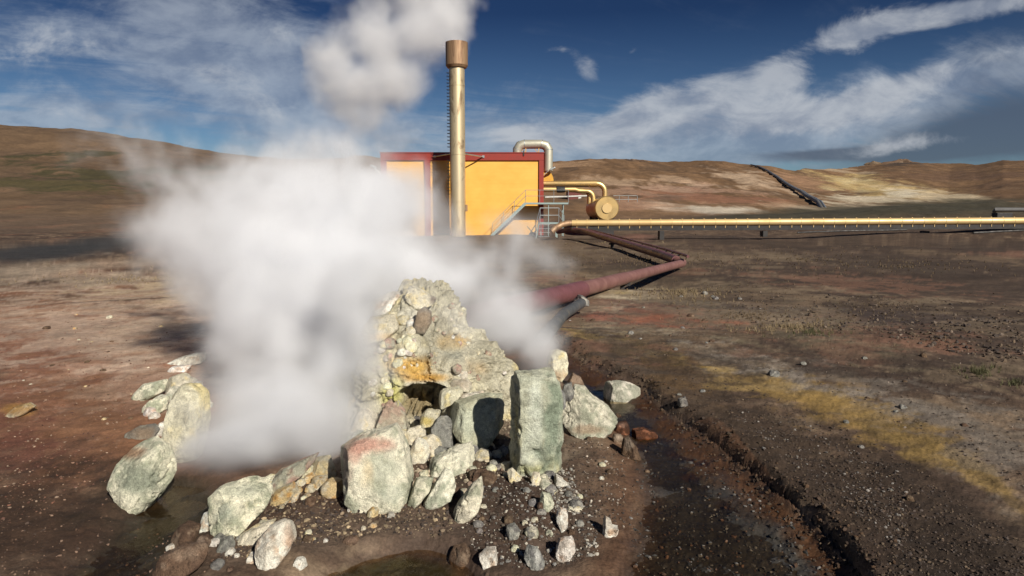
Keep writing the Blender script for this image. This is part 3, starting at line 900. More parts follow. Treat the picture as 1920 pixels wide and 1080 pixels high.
# left side
R('boulder', [(208, 885), (222, 862), (240, 840), (270, 827), (297, 840), (315, 865), (323, 893), (302, 925), (285, 945), (271, 958), (250, 945), (235, 928), (214, 912)],
  'big dark green boulder with a brown stained crown in the red earth', 'green', thick=.8, seed=97, sub=6, cuts=[(.1, -.75, .65, .72), (.75, -.6, 0, .8), (-.5, -.8, -.3, .8)], tilt=.35, rough=.05,
  patches=[(245, 848, 40, 18, (.27, .145, .08), .85, .5), (265, 900, 64, 48, (.19, .21, .16), .85, .6), (265, 950, 26, 16, (.44, .42, .33), .6, .4)])
R('boulder', [(389, 935), (400, 922), (415, 915), (450, 906), (495, 902), (507, 925), (496, 955), (470, 981), (440, 1005), (418, 1005), (400, 972)],
  'pale sage boulder below the steam with a flat sunlit top', 'green', thick=.8, seed=101, sub=6, cuts=[(.1, -.5, .86, .66), (-.4, -.85, -.2, .8)], tilt=.35, rough=.045, patches=[(450, 920, 60, 20, (.48, .48, .38), .8, .5), (425, 960, 30, 30, (.22, .25, .21), .6, .6)])
R('boulder', [(478, 1022), (488, 1005), (500, 993), (525, 982), (546, 985), (553, 1010), (541, 1035), (521, 1059), (500, 1064), (484, 1047)],
  'bright white angular stone at the front edge of the brook', 'white', thick=.9, seed=103, sub=5, cuts=[(.6, -.7, .3, .7), (-.4, -.7, .55, .8)], patches=[(540, 1010, 14, 30, (.56, .36, .25), .5, .5)])
R('boulder', [(440, 1010), (470, 992), (512, 982), (504, 995), (484, 1019), (463, 1022)], 'low cream slab behind the bright white stone', 'cream', thick=.9, seed=107, tilt=.6)
R('boulder', [(371, 996), (378, 965), (390, 960), (402, 998)], 'narrow pointed white stone beside the pale sage boulder', 'white', thick=.8, seed=109)
R('boulder', [(319, 1011), (325, 992), (345, 984), (371, 990), (369, 1010), (350, 1024), (330, 1023)], 'round wet brown boulder in the dark brook', 'brown', thick=.9, seed=113)
R('boulder', [(286, 1075), (300, 1045), (335, 1028), (386, 1028), (382, 1055), (345, 1084), (296, 1092)], 'long wet brown boulder lying at the lower frame edge', 'brown', thick=.8, seed=127, patches=[(340, 1040, 40, 16, (.30, .22, .15), .6, .5)])
R('boulder', [(300, 780), (304, 755), (312, 738), (335, 727), (370, 724), (387, 735), (390, 790), (378, 850), (332, 864), (306, 848), (298, 810)],
  'tall pale boulder veiled by the left edge of the steam', 'cream', thick=.8, seed=131, sub=5, cuts=[(-.7, -.7, 0, .8)])
R('boulder', [(251, 736), (262, 722), (308, 713), (306, 735), (276, 751), (255, 746)], 'low angular sage stone at the far left of the rock ring', 'green', thick=.9, seed=137, cuts=[(0, -.5, .85, .7)])
R('boulder', [(310, 730), (318, 708), (340, 701), (366, 715), (357, 730), (325, 739)], 'cream block behind the tall veiled boulder', 'cream', thick=.9, seed=139)
R('boulder', [(263, 767), (285, 748), (313, 745), (311, 768), (290, 778)], 'small green stone wedged under the low angular sage one', 'green', thick=.9, seed=149)
R('boulder', [(303, 687), (330, 672), (360, 664), (386, 663), (386, 678), (350, 687)], 'thin white slab lying farthest back in the left ring', 'white', thick=.9, seed=151, tilt=.7)
R('boulder', [(302, 695), (320, 688), (356, 685), (351, 698), (320, 702)], 'flat white flake in front of the farthest back slab', 'white', thick=1.0, seed=157, tilt=.7)
R('boulder', [(574, 886), (590, 862), (615, 860), (631, 885), (626, 902), (590, 902)], 'cream stone stained orange between the steam and pink topped block', 'orange', thick=.9, seed=163, patches=[(600, 875, 24, 14, (.62, .52, .32), .6, .5)])
R('boulder', [(503, 922), (508, 892), (555, 870), (592, 858), (575, 885), (545, 905), (522, 925)], 'pinkish slab emerging from under the steam', 'pink', thick=.9, seed=167, tilt=.5)
R('boulder', [(503, 947), (515, 922), (545, 909), (557, 922), (541, 939)], 'orange tinted pointed stone beside the pale sage boulder', 'orange', thick=.9, seed=173)
R('boulder', [(537, 940), (545, 930), (560, 926), (558, 937), (546, 944)], 'tiny yellow chip beside the orange tinted stone', 'orange', thick=.9, seed=175, sub=4)
R('boulder', [(289, 840), (292, 826), (302, 822), (306, 834), (300, 846)], 'small orange cobble between the dark green and veiled boulders', 'orange', thick=.9, seed=177, sub=4)
R('boulder', [(232, 815), (255, 802), (285, 798), (296, 808), (285, 824), (250, 826)], 'dull brownish stone above the dark green boulder', 'grey', thick=.8, seed=179, tilt=.6, patches=[(265, 812, 40, 20, (.22, .15, .10), .7, .4)])
R('boulder', [(10, 778), (22, 765), (45, 758), (60, 764), (50, 775), (25, 784)], 'flat ochre stone alone on the red earth at left', 'orange', thick=.9, seed=181, tilt=.7, patches=[(35, 770, 40, 20, (.36, .2, .07), .8, .4)])
# stones in and on the mound
R('boulder', [(756, 541), (766, 535), (787, 542), (800, 550), (818, 559), (813, 569), (795, 581), (777, 578), (763, 564)], 'pale stone with a dark edge perched on the mound summit', 'cream', Y=5.62, thick=.9, seed=191, cuts=[(.6, -.7, .1, .7)], patches=[(812, 562, 12, 12, (.14, .1, .08), .8, .3)])
R('boulder', [(776, 611), (783, 583), (795, 576), (809, 585), (809, 605), (797, 624), (780, 623)], 'smooth tan brown stone set into the upper mound', 'grey', Y=5.36, thick=.8, seed=193, patches=[(793, 600, 30, 34, (.36, .27, .19), .9, .2)], rough=.025, sharp=1)
R('boulder', [(648, 758), (660, 725), (700, 713), (736, 738), (730, 762), (700, 768), (668, 768)], 'broad cream boulder at the left foot of the mound', 'cream', Y=5.2, thick=.85, seed=197, sub=5)
R('boulder', [(656, 803), (665, 775), (690, 763), (706, 780), (702, 802), (680, 810)], 'rounded cream boulder below the broad one at the mound foot', 'cream', Y=4.95, thick=.9, seed=199)
R('boulder', [(700, 800), (712, 765), (735, 745), (758, 770), (766, 800), (740, 818), (712, 815)], 'brownish block left of the dark hollow', 'pink', Y=5.0, thick=.8, seed=211, patches=[(735, 785, 40, 40, (.36, .28, .2), .7, .5)])
R('boulder', [(819, 742), (828, 732), (858, 727), (871, 737), (855, 750), (830, 764), (821, 758)], 'small cream rock on the right lip of the dark hollow', 'cream', Y=4.92, thick=.9, seed=223)
R('boulder', [(853, 756), (868, 740), (905, 734), (913, 745), (880, 757)], 'low pale rock just above the pitted block', 'white', Y=4.92, thick=.9, seed=227)
R('boulder', [(841, 727), (850, 710), (875, 709), (886, 720), (881, 733), (850, 732)], 'beige rock under the mound slope above the hollow lip', 'cream', Y=5.1, thick=.9, seed=229, patches=[(865, 720, 30, 16, (.44, .36, .27), .7, .5)])
R('boulder', [(781, 788), (800, 769), (828, 772), (814, 794), (793, 799)], 'sulphur stained stone beneath the dark hollow', 'cream', Y=4.82, thick=.9, seed=233, patches=[(800, 790, 20, 12, (.60, .46, .12), .7, .4)])
R('boulder', [(808, 802), (820, 785), (842, 774), (853, 800), (857, 832), (832, 838), (811, 824)], 'dark shaded stone left under the pitted block', 'grey', Y=4.72, thick=.8, seed=239)
R('boulder', [(752, 822), (765, 805), (790, 800), (800, 815), (790, 830), (765, 838)], 'yellowish rubble stone behind the smooth chalky one', 'cream', Y=4.75, thick=.9, seed=241)
R('boulder', [(735, 812), (748, 806), (768, 815), (770, 838), (755, 842), (742, 830)], 'narrow buff stone behind the pink topped block', 'cream', Y=4.66, thick=.9, seed=243, patches=[(752, 825, 22, 22, (.52, .42, .28), .6, .4)])
R('boulder', [(1063, 718), (1075, 700), (1090, 709), (1099, 729), (1080, 733)], 'knobbly brown stone beside the peaked sage rock', 'brown', thick=.9, seed=251, patches=[(1080, 712, 22, 16, (.34, .25, .18), .6, .5)])
R('boulder', [(1050, 745), (1058, 722), (1072, 718), (1080, 738), (1068, 750)], 'greyish brown stone touching the upright block on its right', 'grey', Y=5.0, thick=.9, seed=257)
R('boulder', [(1150, 808), (1158, 795), (1175, 791), (1184, 803), (1178, 813), (1160, 815)], 'small wet reddish stone at the toe of the peaked sage rock', 'wetred', thick=.9, seed=263, patches=[(1165, 797, 16, 8, (.3, .2, .15), .5, .4)])
R('boulder', [(1180, 820), (1188, 807), (1208, 804), (1232, 814), (1235, 824), (1205, 828)], 'flat wet rust coloured stone in the stream', 'wetred', thick=.9, seed=269, tilt=.6)
R('boulder', [(1146, 828), (1152, 815), (1165, 816), (1172, 826), (1160, 834)], 'buff stone at the stream margin below the small reddish one', 'brown', thick=.9, seed=271, patches=[(1158, 820, 14, 10, (.40, .32, .24), .7, .4)])
R('boulder', [(1165, 850), (1168, 825), (1180, 822), (1195, 840), (1202, 858), (1185, 862)], 'elongated wet brown stone pointing into the stream', 'brown', thick=.9, seed=277, patches=[(1178, 832, 12, 16, (.30, .24, .19), .6, .4)])
R('boulder', [(1040, 750), (1050, 728), (1060, 735), (1062, 760), (1050, 770)], 'thin shadowed stone squeezed beside the upright block', 'grey', Y=4.75, thick=.9, seed=279, sub=4)
# front gravel spit: larger stones
R('boulder', [(1041, 1040), (1044, 1015), (1060, 1011), (1076, 1009), (1079, 1030), (1066, 1049), (1045, 1052)], 'white squarish stone at the right end of the gravel spit', 'white', thick=.9, seed=281)
R('boulder', [(898, 1042), (912, 1030), (934, 1031), (937, 1055), (905, 1063)], 'white blunt stone at the water edge of the gravel spit', 'white', thick=.9, seed=283)
R('boulder', [(981, 1045), (988, 1025), (1008, 1030), (1022, 1055), (1014, 1068), (995, 1066)], 'wet grey stone with a pale crest at the spit tip', 'grey', thick=.9, seed=293, patches=[(1008, 1045, 8, 20, (.55, .52, .46), .7, .4)])
R('boulder', [(1126, 985), (1130, 968), (1145, 975), (1150, 990), (1166, 990), (1160, 1000), (1130, 1008)], 'shell shaped white stone alone in the brown silt', 'white', thick=.7, seed=307, patches=[(1150, 998, 16, 8, (.35, .22, .13), .7, .4)])
R('boulder', [(1012, 940), (1015, 925), (1032, 929), (1041, 946), (1025, 959), (1016, 955)], 'sage green egg shaped stone on the gravel spit', 'green', thick=.9, seed=311)
R('boulder', [(950, 885), (960, 879), (979, 896), (972, 906), (955, 902)], 'pale stone at the foot of the upright block', 'cream', thick=.9, seed=313)
R('boulder', [(995, 900), (1000, 886), (1012, 888), (1016, 905), (1002, 912)], 'cream stone touching the front of the upright block', 'cream', thick=.9, seed=317)
R('boulder', [(1032, 900), (1042, 891), (1060, 902), (1073, 911), (1055, 914), (1040, 908)], 'low white wedge right of the upright block foot', 'white', thick=.9, seed=331)
R('boulder', [(948, 995), (952, 984), (965, 983), (976, 996), (971, 1010), (956, 1012)], 'smooth grey pebble sized stone in the middle of the spit', 'grey', thick=.9, seed=337, rough=.02)
R('boulder', [(838, 1048), (850, 1028), (872, 1024), (886, 1042), (878, 1060), (850, 1064)], 'wet brown boulder at the pool edge', 'brown', thick=.9, seed=347)
R('boulder', [(1040, 960), (1050, 956), (1066, 960), (1064, 985), (1052, 995), (1042, 975)], 'pale crescent crusted stone on the gravel spit', 'white', thick=.6, seed=349, tilt=.6)
R('boulder', [(640, 1018), (648, 1008), (670, 1006), (674, 1014), (655, 1024)], 'brick brown flat stone on the silt bank', 'brown', thick=.9, seed=353, patches=[(657, 1013, 20, 10, (.30, .2, .14), .7, .4)])
R('boulder', [(548, 1060), (554, 1048), (570, 1046), (576, 1062), (562, 1068)], 'small white stone right of the bright angular one', 'white', thick=.9, seed=359)
R('boulder', [(460, 1052), (468, 1038), (482, 1040), (490, 1052), (478, 1058)], 'small white stone left of the bright angular one', 'white', thick=.9, seed=367)
R('boulder', [(685, 963), (697, 953), (712, 956), (708, 970), (692, 972)], 'ochre stone below the pink topped block', 'orange', thick=.9, seed=373)
R('boulder', [(582, 918), (595, 905), (612, 902), (612, 913), (595, 920)], 'cream flake below the orange stained stone', 'cream', thick=.9, seed=379, tilt=.6)
R('boulder', [(408, 1030), (412, 1012), (432, 1008), (442, 1022), (432, 1036), (415, 1036)], 'greyish wet stone under the pale sage boulder', 'grey', thick=.9, seed=383)
R('boulder', [(362, 1025), (372, 1008), (386, 1006), (394, 1020), (385, 1036), (370, 1034)], 'brown stone beside the round wet boulder', 'brown', thick=.9, seed=389, patches=[(378, 1018, 16, 10, (.30, .22, .16), .6, .4)])
R('boulder', [(1270, 760), (1272, 748), (1286, 744), (1292, 756), (1282, 764)], 'dark grey cobble on the right bank crest', 'grey', thick=.9, seed=397, sub=4)
R('boulder', [(1440, 702), (1446, 694), (1460, 696), (1464, 704), (1450, 708)], 'blue grey stone on the whitish crust', 'grey', thick=.9, seed=401, sub=4)
R('boulder', [(1085, 575), (1072, 563), (1083, 553), (1100, 556), (1110, 562), (1108, 573)], 'rough concrete lump propping the maroon pipe', 'grey', Y=11.6, thick=1.0, seed=409, sub=4)

# lesser cobbles: nothing tells them apart
cob = []
for (cu, cv, ru, rv, n, rr, pals, lab, grp) in (
        (985, 960, 110, 75, 34, (5, 11), ('grey', 'cream', 'green', 'grey', 'brown'), 'small mixed cobble on the wet gravel spit', 'small cobbles on the gravel spit'),
        (600, 960, 140, 55, 22, (4, 9), ('orange', 'cream', 'brown', 'white'), 'small stained cobble in the brown earth below the steam', 'small cobbles in the brown earth below the steam'),
        (430, 1025, 120, 50, 24, (5, 13), ('brown', 'grey', 'white'), 'small wet cobble around the dark brook', 'small cobbles around the brook'),
        (1090, 880, 70, 70, 14, (3, 7), ('white', 'cream', 'brown'), 'small pale chip in the brown silt right of the upright block', 'pale chips in the brown silt'),
        (770, 818, 130, 38, 34, (9, 21), ('cream', 'green', 'cream', 'grey', 'pink'), 'head sized rubble block packed at the foot of the vent mound', 'rubble blocks packed at the mound foot'),
        (1010, 735, 90, 26, 10, (8, 16), ('cream', 'green', 'brown', 'grey'), 'rubble block in the gap behind the upright block', 'rubble blocks behind the upright block'),
        (565, 902, 75, 28, 18, (8, 17), ('cream', 'orange', 'pink'), 'stained rubble block at the lower rim of the steam', 'rubble blocks at the lower rim of the steam'),
        (335, 790, 60, 80, 16, (7, 15), ('cream', 'green', 'white'), 'pale rubble block among the left boulders', 'rubble blocks among the left boulders'),
        (905, 855, 55, 45, 26, (7, 16), ('cream', 'grey', 'green', 'brown'), 'rubble stone in the dark gap left of the upright block', 'rubble stones in the dark gap'),
        (780, 880, 130, 60, 26, (5, 12), ('cream', 'brown', 'pink'), 'small rubble stone jammed among the big blocks', 'rubble stones among the big blocks'),
        (1500, 800, 360, 190, 26, (3, 6), ('grey', 'brown'), 'small dark stone on the gravelly right bank', 'small dark stones on the right bank'),
        (200, 680, 190, 110, 24, (2, 5), ('cream', 'orange', 'brown'), 'small stone scattered on the red earth', 'small stones on the red earth'),
        (1250, 600, 240, 60, 24, (2, 5), ('brown', 'grey'), 'dark lump of rock on the plain beside the maroon pipe', 'dark lumps beside the maroon pipe')):
    for i in range(n):
        a_ = RNG.random() * 6.283; q_ = math.sqrt(RNG.random())
        u, v = cu + ru * q_ * math.cos(a_), cv + rv * q_ * math.sin(a_)
        r0 = rr[0] + (rr[1] - rr[0]) * RNG.random() ** 2
        k_ = 7
        pts = [(u + r0 * (1.2 + .35 * RNG.random()) * math.cos(t_), v - r0 * (.75 + .35 * RNG.random()) * math.sin(t_)) for t_ in np.linspace(0, 6.283, k_, endpoint=False)]
        R('cobble', pts, lab, pals[int(RNG.integers(len(pals)))], thick=.9, seed=500 + len(cob), sub=4 if rr[1] > 13 else 3, cat='stone', group=grp, sharp=5 if rr[1] > 13 else 2)
        cob.append(1)


# ------------------------------------------------------------------ gravel and dry grass (nobody could count these)
def scatter(regions, name, label, sizes):
    d, f = ICO[1]
    Vs, Fs, Cs = [], [], []
    off = 0
    for (poly, n, (s0, s1), cols) in regions:
        poly = np.array(poly, float)
        lo, hi = poly.min(0), poly.max(0)
        uv = lo + (hi - lo) * RNG.random((n * 3, 2))
        uv = uv[inside(uv[:, 0], uv[:, 1], poly)][:n]
        g_ = np.array([G0(a, b) for a, b in uv])
        x, y = g_[:, 0], g_[:, 1]
        z = height(x, y)
        ok = z > WL - .06
        x, y, z = x[ok], y[ok], z[ok]
        m_ = len(x)
        sz = s0 + (s1 - s0) * RNG.random(m_) ** 3
        sc = sz[:, None] * (.6 + .8 * RNG.random((m_, 3))); sc[:, 2] *= .75
        an = RNG.random(m_) * 6.283
        jit = 1 + .35 * (RNG.random((m_, len(d), 1)) - .5) * 2
        p = d[None] * jit * sc[:, None, :]
        ca, sa = np.cos(an)[:, None], np.sin(an)[:, None]
        px = p[..., 0] * ca - p[..., 1] * sa + x[:, None]; py = p[..., 0] * sa + p[..., 1] * ca + y[:, None]
        pz = p[..., 2] + (z + sz * .25)[:, None]
        Vs.append(np.stack([px, py, pz], -1).reshape(-1, 3))
        Fs.append((f[None] + (off + np.arange(m_) * len(d))[:, None, None]).reshape(-1, 3))
        off += m_ * len(d)
        cc = np.array(cols)[RNG.integers(len(cols), size=m_)] * (.6 + .8 * RNG.random((m_, 1)))
        Cs.append(np.repeat(cc, len(d), 0))
    o = np_mesh(name, np.concatenate(Vs), np.concatenate(Fs), M['gravel'], np.concatenate(Cs), False)
    tag(o, label, None, None, 'stuff')
    return o


dkc = [(.075, .05, .035), (.05, .036, .028), (.10, .07, .045), (.06, .045, .038)]
ltc = [(.30, .28, .24), (.18, .17, .155), (.09, .07, .055), (.42, .38, .31), (.10, .08, .06)]
scatter([
    ([(1215, 735), (1330, 700), (1480, 760), (1650, 850), (1800, 960), (1990, 1090), (2050, 1240), (1660, 1240), (1630, 1080), (1560, 990), (1420, 870), (1290, 780)], 6500, (.002, .009), dkc),
    ([(1350, 780), (1500, 800), (1700, 920), (1700, 1070), (1560, 960)], 1300, (.002, .010), dkc + [(.2, .18, .16)]),
    ([(1060, 560), (1500, 560), (1920, 700), (1920, 950), (1500, 720), (1060, 640)], 2600, (.002, .010), dkc + [(.14, .10, .07), (.2, .16, .13)]),
    ([(1300, 440), (1920, 440), (1920, 700), (1400, 600)], 2500, (.01, .035), dkc + [(.16, .12, .09)]),
    ([(855, 985), (905, 905), (960, 878), (1060, 888), (1112, 940), (1120, 1000), (1085, 1050), (1000, 1064), (900, 1050)], 2300, (.002, .011), ltc + dkc),
    ([(1010, 885), (1075, 880), (1090, 960), (1040, 960)], 500, (.004, .014), ltc),
    ([(1095, 1000), (1112, 996), (1124, 1010), (1120, 1034), (1100, 1042), (1088, 1020)], 60, (.004, .012), ltc),
    ([(380, 960), (520, 920), (700, 930), (860, 960), (850, 1000), (700, 1000), (560, 1030), (420, 1060)], 2600, (.003, .013), dkc + [(.2, .15, .1), (.34, .26, .16)]),
    ([(0, 560), (380, 540), (380, 660), (250, 760), (200, 900), (0, 1000)], 1700, (.002, .010), [(.15, .07, .045), (.20, .12, .08), (.28, .20, .14), (.10, .05, .035)]),
    ([(0, 880), (200, 900), (300, 960), (420, 1040), (380, 1120), (0, 1160)], 700, (.002, .008), [(.12, .07, .045), (.2, .13, .09), (.06, .04, .03)]),
    ([(1190, 820), (1280, 800), (1480, 960), (1600, 1140), (1200, 1140), (1180, 960)], 1500, (.003, .012), [(.05, .045, .04), (.09, .05, .03), (.03, .028, .025), (.14, .13, .12)]),
    ([(650, 800), (960, 780), (960, 900), (780, 930), (640, 900)], 1400, (.004, .02), [(.30, .24, .17), (.16, .11, .08), (.4, .34, .24)]),
    ([(1060, 820), (1180, 840), (1170, 980), (1100, 960), (1060, 880)], 700, (.003, .009), dkc + [(.3, .25, .2)]),
], 'gravel', 'loose gravel and grit over the bare earth', None)


# crumbled clods along the stream bank
_bk = [np.array(p) for p in BANK]
_cv, _cf, _cc, _o = [], [], [], 0
d1, f1 = ICO[1]
for _ in range(2400):
    k = int(RNG.integers(len(_bk) - 1)); t_ = RNG.random()
    p0, p1 = _bk[k], _bk[k + 1]
    dv = (p1 - p0) / np.linalg.norm(p1 - p0); nv = np.array((-dv[1], dv[0]))
    c_ = p0 + (p1 - p0) * t_ + nv * (-.02 + .09 * RNG.normal())
    if c_[1] < 1.5: continue
    sz = (.0025 + .0095 * RNG.random() ** 4) * (1 + .05 * c_[1])
    v_ = d1 * (1 + .5 * (RNG.random((len(d1), 1)) - .5)) * sz * (.6 + .7 * RNG.random(3))
    _cv.append(v_ + np.array((c_[0], c_[1], hz(c_[0], c_[1]) + sz * .3))); _cf.append(f1 + _o); _o += len(d1)
    _cc.append(np.tile(np.array([(.060, .036, .023), (.042, .027, .019), (.075, .042, .022), (.085, .058, .036)][int(RNG.integers(4))]) * (.6 + .7 * RNG.random()), (len(d1), 1)))
tag(np_mesh('clods', np.concatenate(_cv), np.concatenate(_cf), M['gravel'], np.concatenate(_cc), False), 'crumbled earth clods along the stream bank', None, None, 'stuff')


def grass(name, label, regions):
    Vs, Fs, Cs = [], [], []; off = 0
    for (cu, cv, ru, rv, n, hgt, col, nb) in regions:
        for i in range(n):
            a_ = RNG.random() * 6.283; q_ = abs(RNG.normal()) * .55
            u, v = cu + ru * q_ * math.cos(a_), cv + rv * q_ * math.sin(a_)
            if v < 446: continue
            if RNG.random() < .35: continue
            g_ = G0(u, v, -.05)
            Vs.append((g_[0], g_[1], hgt * .62 * (.4 + RNG.random()), nb)); Cs.append(col)
    V_ = np.array(Vs); C_ = np.array(Cs)
    zz = height(V_[:, 0], V_[:, 1])
    pv, pf, pc = [], [], []
    for (x, y, hh, nb), z, c in zip(V_, zz, C_):
        nb = int(nb); dist = math.hypot(x, y)
        th = RNG.random(nb) * 6.283; ln = RNG.random(nb) * .7 + .1
        rr_ = hh * .35 * RNG.random(nb)
        w = max(.002, dist * .00032)
        bx = x + rr_ * np.cos(th * 3); by = y + rr_ * np.sin(th * 3)
        hb = hh * (.6 + .5 * RNG.random(nb))
        tx = bx + hb * ln * np.cos(th); ty = by + hb * ln * np.sin(th)
        ox, oy = -np.sin(th) * w, np.cos(th) * w
        tri = np.stack([np.stack([bx - ox, by - oy, np.full(nb, z - .01)], 1), np.stack([bx + ox, by + oy, np.full(nb, z - .01)], 1), np.stack([tx, ty, z + hb], 1)], 1)
        pv.append(tri.reshape(-1, 3))
        pc.append(np.repeat(c * (.65 + .7 * RNG.random((nb, 1))), 3, 0))
    pv = np.concatenate(pv); pc = np.concatenate(pc)
    o = np_mesh(name, pv, np.arange(len(pv)).reshape(-1, 3), M['grass'], pc, False)
    return tag(o, label, None, None, 'stuff')


tan = (.25, .19, .115); tan2 = (.17, .125, .08); olive = (.11, .105, .055)
grass('dry_grass', 'sparse straw coloured grass over the plain', [
    (1280, 545, 130, 22, 520, .11, tan, 10), (1480, 620, 110, 24, 420, .09, tan, 9), (1400, 590, 240, 40, 500, .07, tan2, 8), (1220, 470, 260, 22, 420, .16, tan2, 9), (1500, 470, 420, 26, 500, .14, tan2, 8),
    (1650, 570, 280, 60, 420, .06, tan2, 7), (1120, 445, 120, 7, 160, .25, tan, 9), (1330, 520, 200, 30, 380, .09, tan2, 8), (1750, 660, 220, 50, 220, .05, tan2, 7), (1520, 640, 60, 14, 130, .09, olive, 9),
    (1835, 725, 50, 14, 130, .09, olive, 10), (1900, 745, 30, 8, 60, .08, olive, 9), (1060, 470, 120, 24, 180, .12, tan2, 8), (240, 500, 200, 10, 200, .12, tan, 8), (1700, 480, 280, 20, 300, .14, tan2, 8)])

# ------------------------------------------------------------------ power plant building
YB = 60.0
zg = hz(-3, 59.5) - .35
xl, xr = P(716, 400, YB)[0], P(1019, 400, YB)[0]
ztop = P(960, 287, YB)[2]
bld = empty('plant_building', ((xl + xr) / 2, YB, zg), 'yellow clad power plant building with dark red trim behind the tall chimney', 'building')
xm0, xm1 = P(797, 400, YB)[0], P(808, 400, YB)[0]
tb = P(960, 301, YB)[2]
xr2 = P(1010, 400, YB)[0]
MB().box((xl + .1, YB, zg), (xr - .1, YB + 16, ztop - .1)).build('wall', M['yellow'], bld, 0)
# dark red frame as one band with its posts, standing proud of the wall
t = MB().box((xl, YB - .16, tb), (xr, YB + 16.1, ztop))
t.box((xl, YB - .16, zg), (xl + (xm1 - xm0), YB - .002, tb - .002)).box((xm0, YB - .16, zg), (xm1, YB - .002, tb - .002)).box((xr2, YB - .16, zg), (xr, YB + 16.1, tb - .002))
t.build('red_trim', M['red'], bld, 0, .02)
MB().box((xl - .05, YB - .22, ztop + .002), (xr + .05, YB + 16.2, ztop + .06)).build('roof_edge', M['red'], bld, 0)
# curved hood on the right wall
hc = P(1019, 341, YB + 3)
rad = .95
hood = MB()
pts = [(xr, hc[2])] + [(xr + rad * math.sin(math.radians(a)), hc[2] + rad * 1.15 * math.cos(math.radians(a))) for a in range(0, 91, 9)]
hood.prism(pts, YB + 1.5, YB + 4.5).build('vent_hood', M['hood'], bld, 30)
# arm lamp above the hood
la = P(1020, 328, YB + .8); lb = P(1036, 316, YB + .8)
lamp = MB().tube([la, (la[0] + .25, la[1], la[2] + .25), lb], .035, 8).build('lamp_arm', M['galv'], bld)
MB().bar((lb[0] - .25, lb[1], lb[2] - .12), (lb[0] + .22, lb[1], lb[2] + .1), .3, .14).build('lamp_head', M['galv'], lamp, 0, .03)
# second arm lamp on the left corner
la = P(716, 330, YB - .2); lb = P(700, 312, YB - .2)
lamp = MB().tube([la, (la[0] - .25, la[1], la[2] + .3), lb], .035, 8).build('lamp_arm', M['galv'], bld)
MB().bar((lb[0] + .25, lb[1], lb[2] - .12), (lb[0] - .22, lb[1], lb[2] + .1), .3, .14).build('lamp_head', M['galv'], lamp, 0, .03)
# roof duct: inverted U of mitred sections
dr = .40
d0 = P(970, 285, YB + 1.6); d1 = P(1013, 285, YB + 1.6); dz = P(970, 271, YB + 1.6)[2]
xd1 = xr + .48
pts = [(d0[0], d0[1], ztop - .1), (d0[0], d0[1], dz - .45), (d0[0] + .22, d0[1], dz - .1), (d0[0] + .62, d0[1], dz + .02), (xd1 - .62, d0[1], dz + .02), (xd1 - .22, d0[1], dz - .1), (xd1, d0[1], dz - .45), (xd1, d0[1], hc[2] + .9)]
duct = MB().tube(pts, dr, 20).build('roof_duct', M['duct'], bld, 25)
for xx in (d0[0] + .75, xd1 - .85):
    MB().bar((xx, d0[1] - .15, ztop), (xx, d0[1] - .15, dz - .3), .07).build('duct_strut', M['yellow_strut'], duct, 0)
    MB().bar((xx, d0[1] - .15, ztop + .1), (xx - .35, d0[1] - .1, dz - .42), .05).build('duct_strut', M['yellow_strut'], duct, 0)
for i in range(1, 7):
    p_, q_ = Vector(pts[i]), Vector(pts[i + 1] if i < 7 else pts[i])
    dd = (q_ - p_).normalized() * .03
    MB().tube([p_ - dd, p_ + dd], dr + .022, 20).build('duct_flange', M['galv'], duct, 30)
MB().bar(P(982, 292, YB - .2), P(982, 282, YB - .2), .09).build('roof_mast', M['dark_steel'], bld, 0)
# wall light, grille low on the wall
MB().box((P(905, 0, YB)[0] - .1, YB - .24, P(0, 294, YB)[2] - .1), (P(905, 0, YB)[0] + .1, YB - .162, P(0, 294, YB)[2] + .1)).build('stay_plate', M['galv'], bld, 0)
MB().box((P(812, 0, YB)[0] - .1, YB - .24, P(0, 294, YB)[2] - .1), (P(812, 0, YB)[0] + .1, YB - .162, P(0, 294, YB)[2] + .1)).build('stay_plate', M['galv'], bld, 0)

# ------------------------------------------------------------------ chimney
YC = 57.2
cxm = P(858, 300, YC)[0]
zc0 = hz(cxm, YC) - .1
zt = P(0, 80, YC)[2]; zcb = P(0, 127, YC)[2]
ch = empty('chimney', (cxm, YC, zc0), 'tall weathered golden steel chimney with a wider rusty top and side rungs', 'chimney')
r_ = 14.2 / F * YC
MB().tube([(cxm, YC, zc0), (cxm, YC, zcb + .1)], r_, 40).build('shaft', M['shaft'], ch)
cap = MB()
rc = 20.2 / F * YC
prof = [(r_ + .01, zcb - .05), (rc - .12, zcb - .02), (rc, zcb + .16), (rc, zt), (rc - .05, zt), (rc - .05, zt - 1.2)]
seg = 40
b0 = len(cap.v)
for (rr_, zz_) in prof:
    for j in range(seg):
        cap.v.append((cxm + rr_ * math.cos(2 * math.pi * j / seg), YC + rr_ * math.sin(2 * math.pi * j / seg), zz_))
for i in range(len(prof) - 1):
    for j in range(seg):
        cap.f.append([b0 + i * seg + j, b0 + i * seg + (j + 1) % seg, b0 + (i + 1) * seg + (j + 1) % seg, b0 + (i + 1) * seg + j])
capo = cap.build('chimney_cap', M['cap'], ch, 30)
MB().tube([(cxm, YC, zt - 1.2), (cxm, YC, zt - 1.15)], rc - .06, 40).build('inner_throat', M['soot'], capo)
for v_ in (161, 290, 378):
    zz_ = P(0, v_, YC)[2]
    MB().tube([(cxm, YC, zz_ - .035), (cxm, YC, zz_ + .035)], r_ + .022, 40).build('flange', M['shaft'], ch, 30)
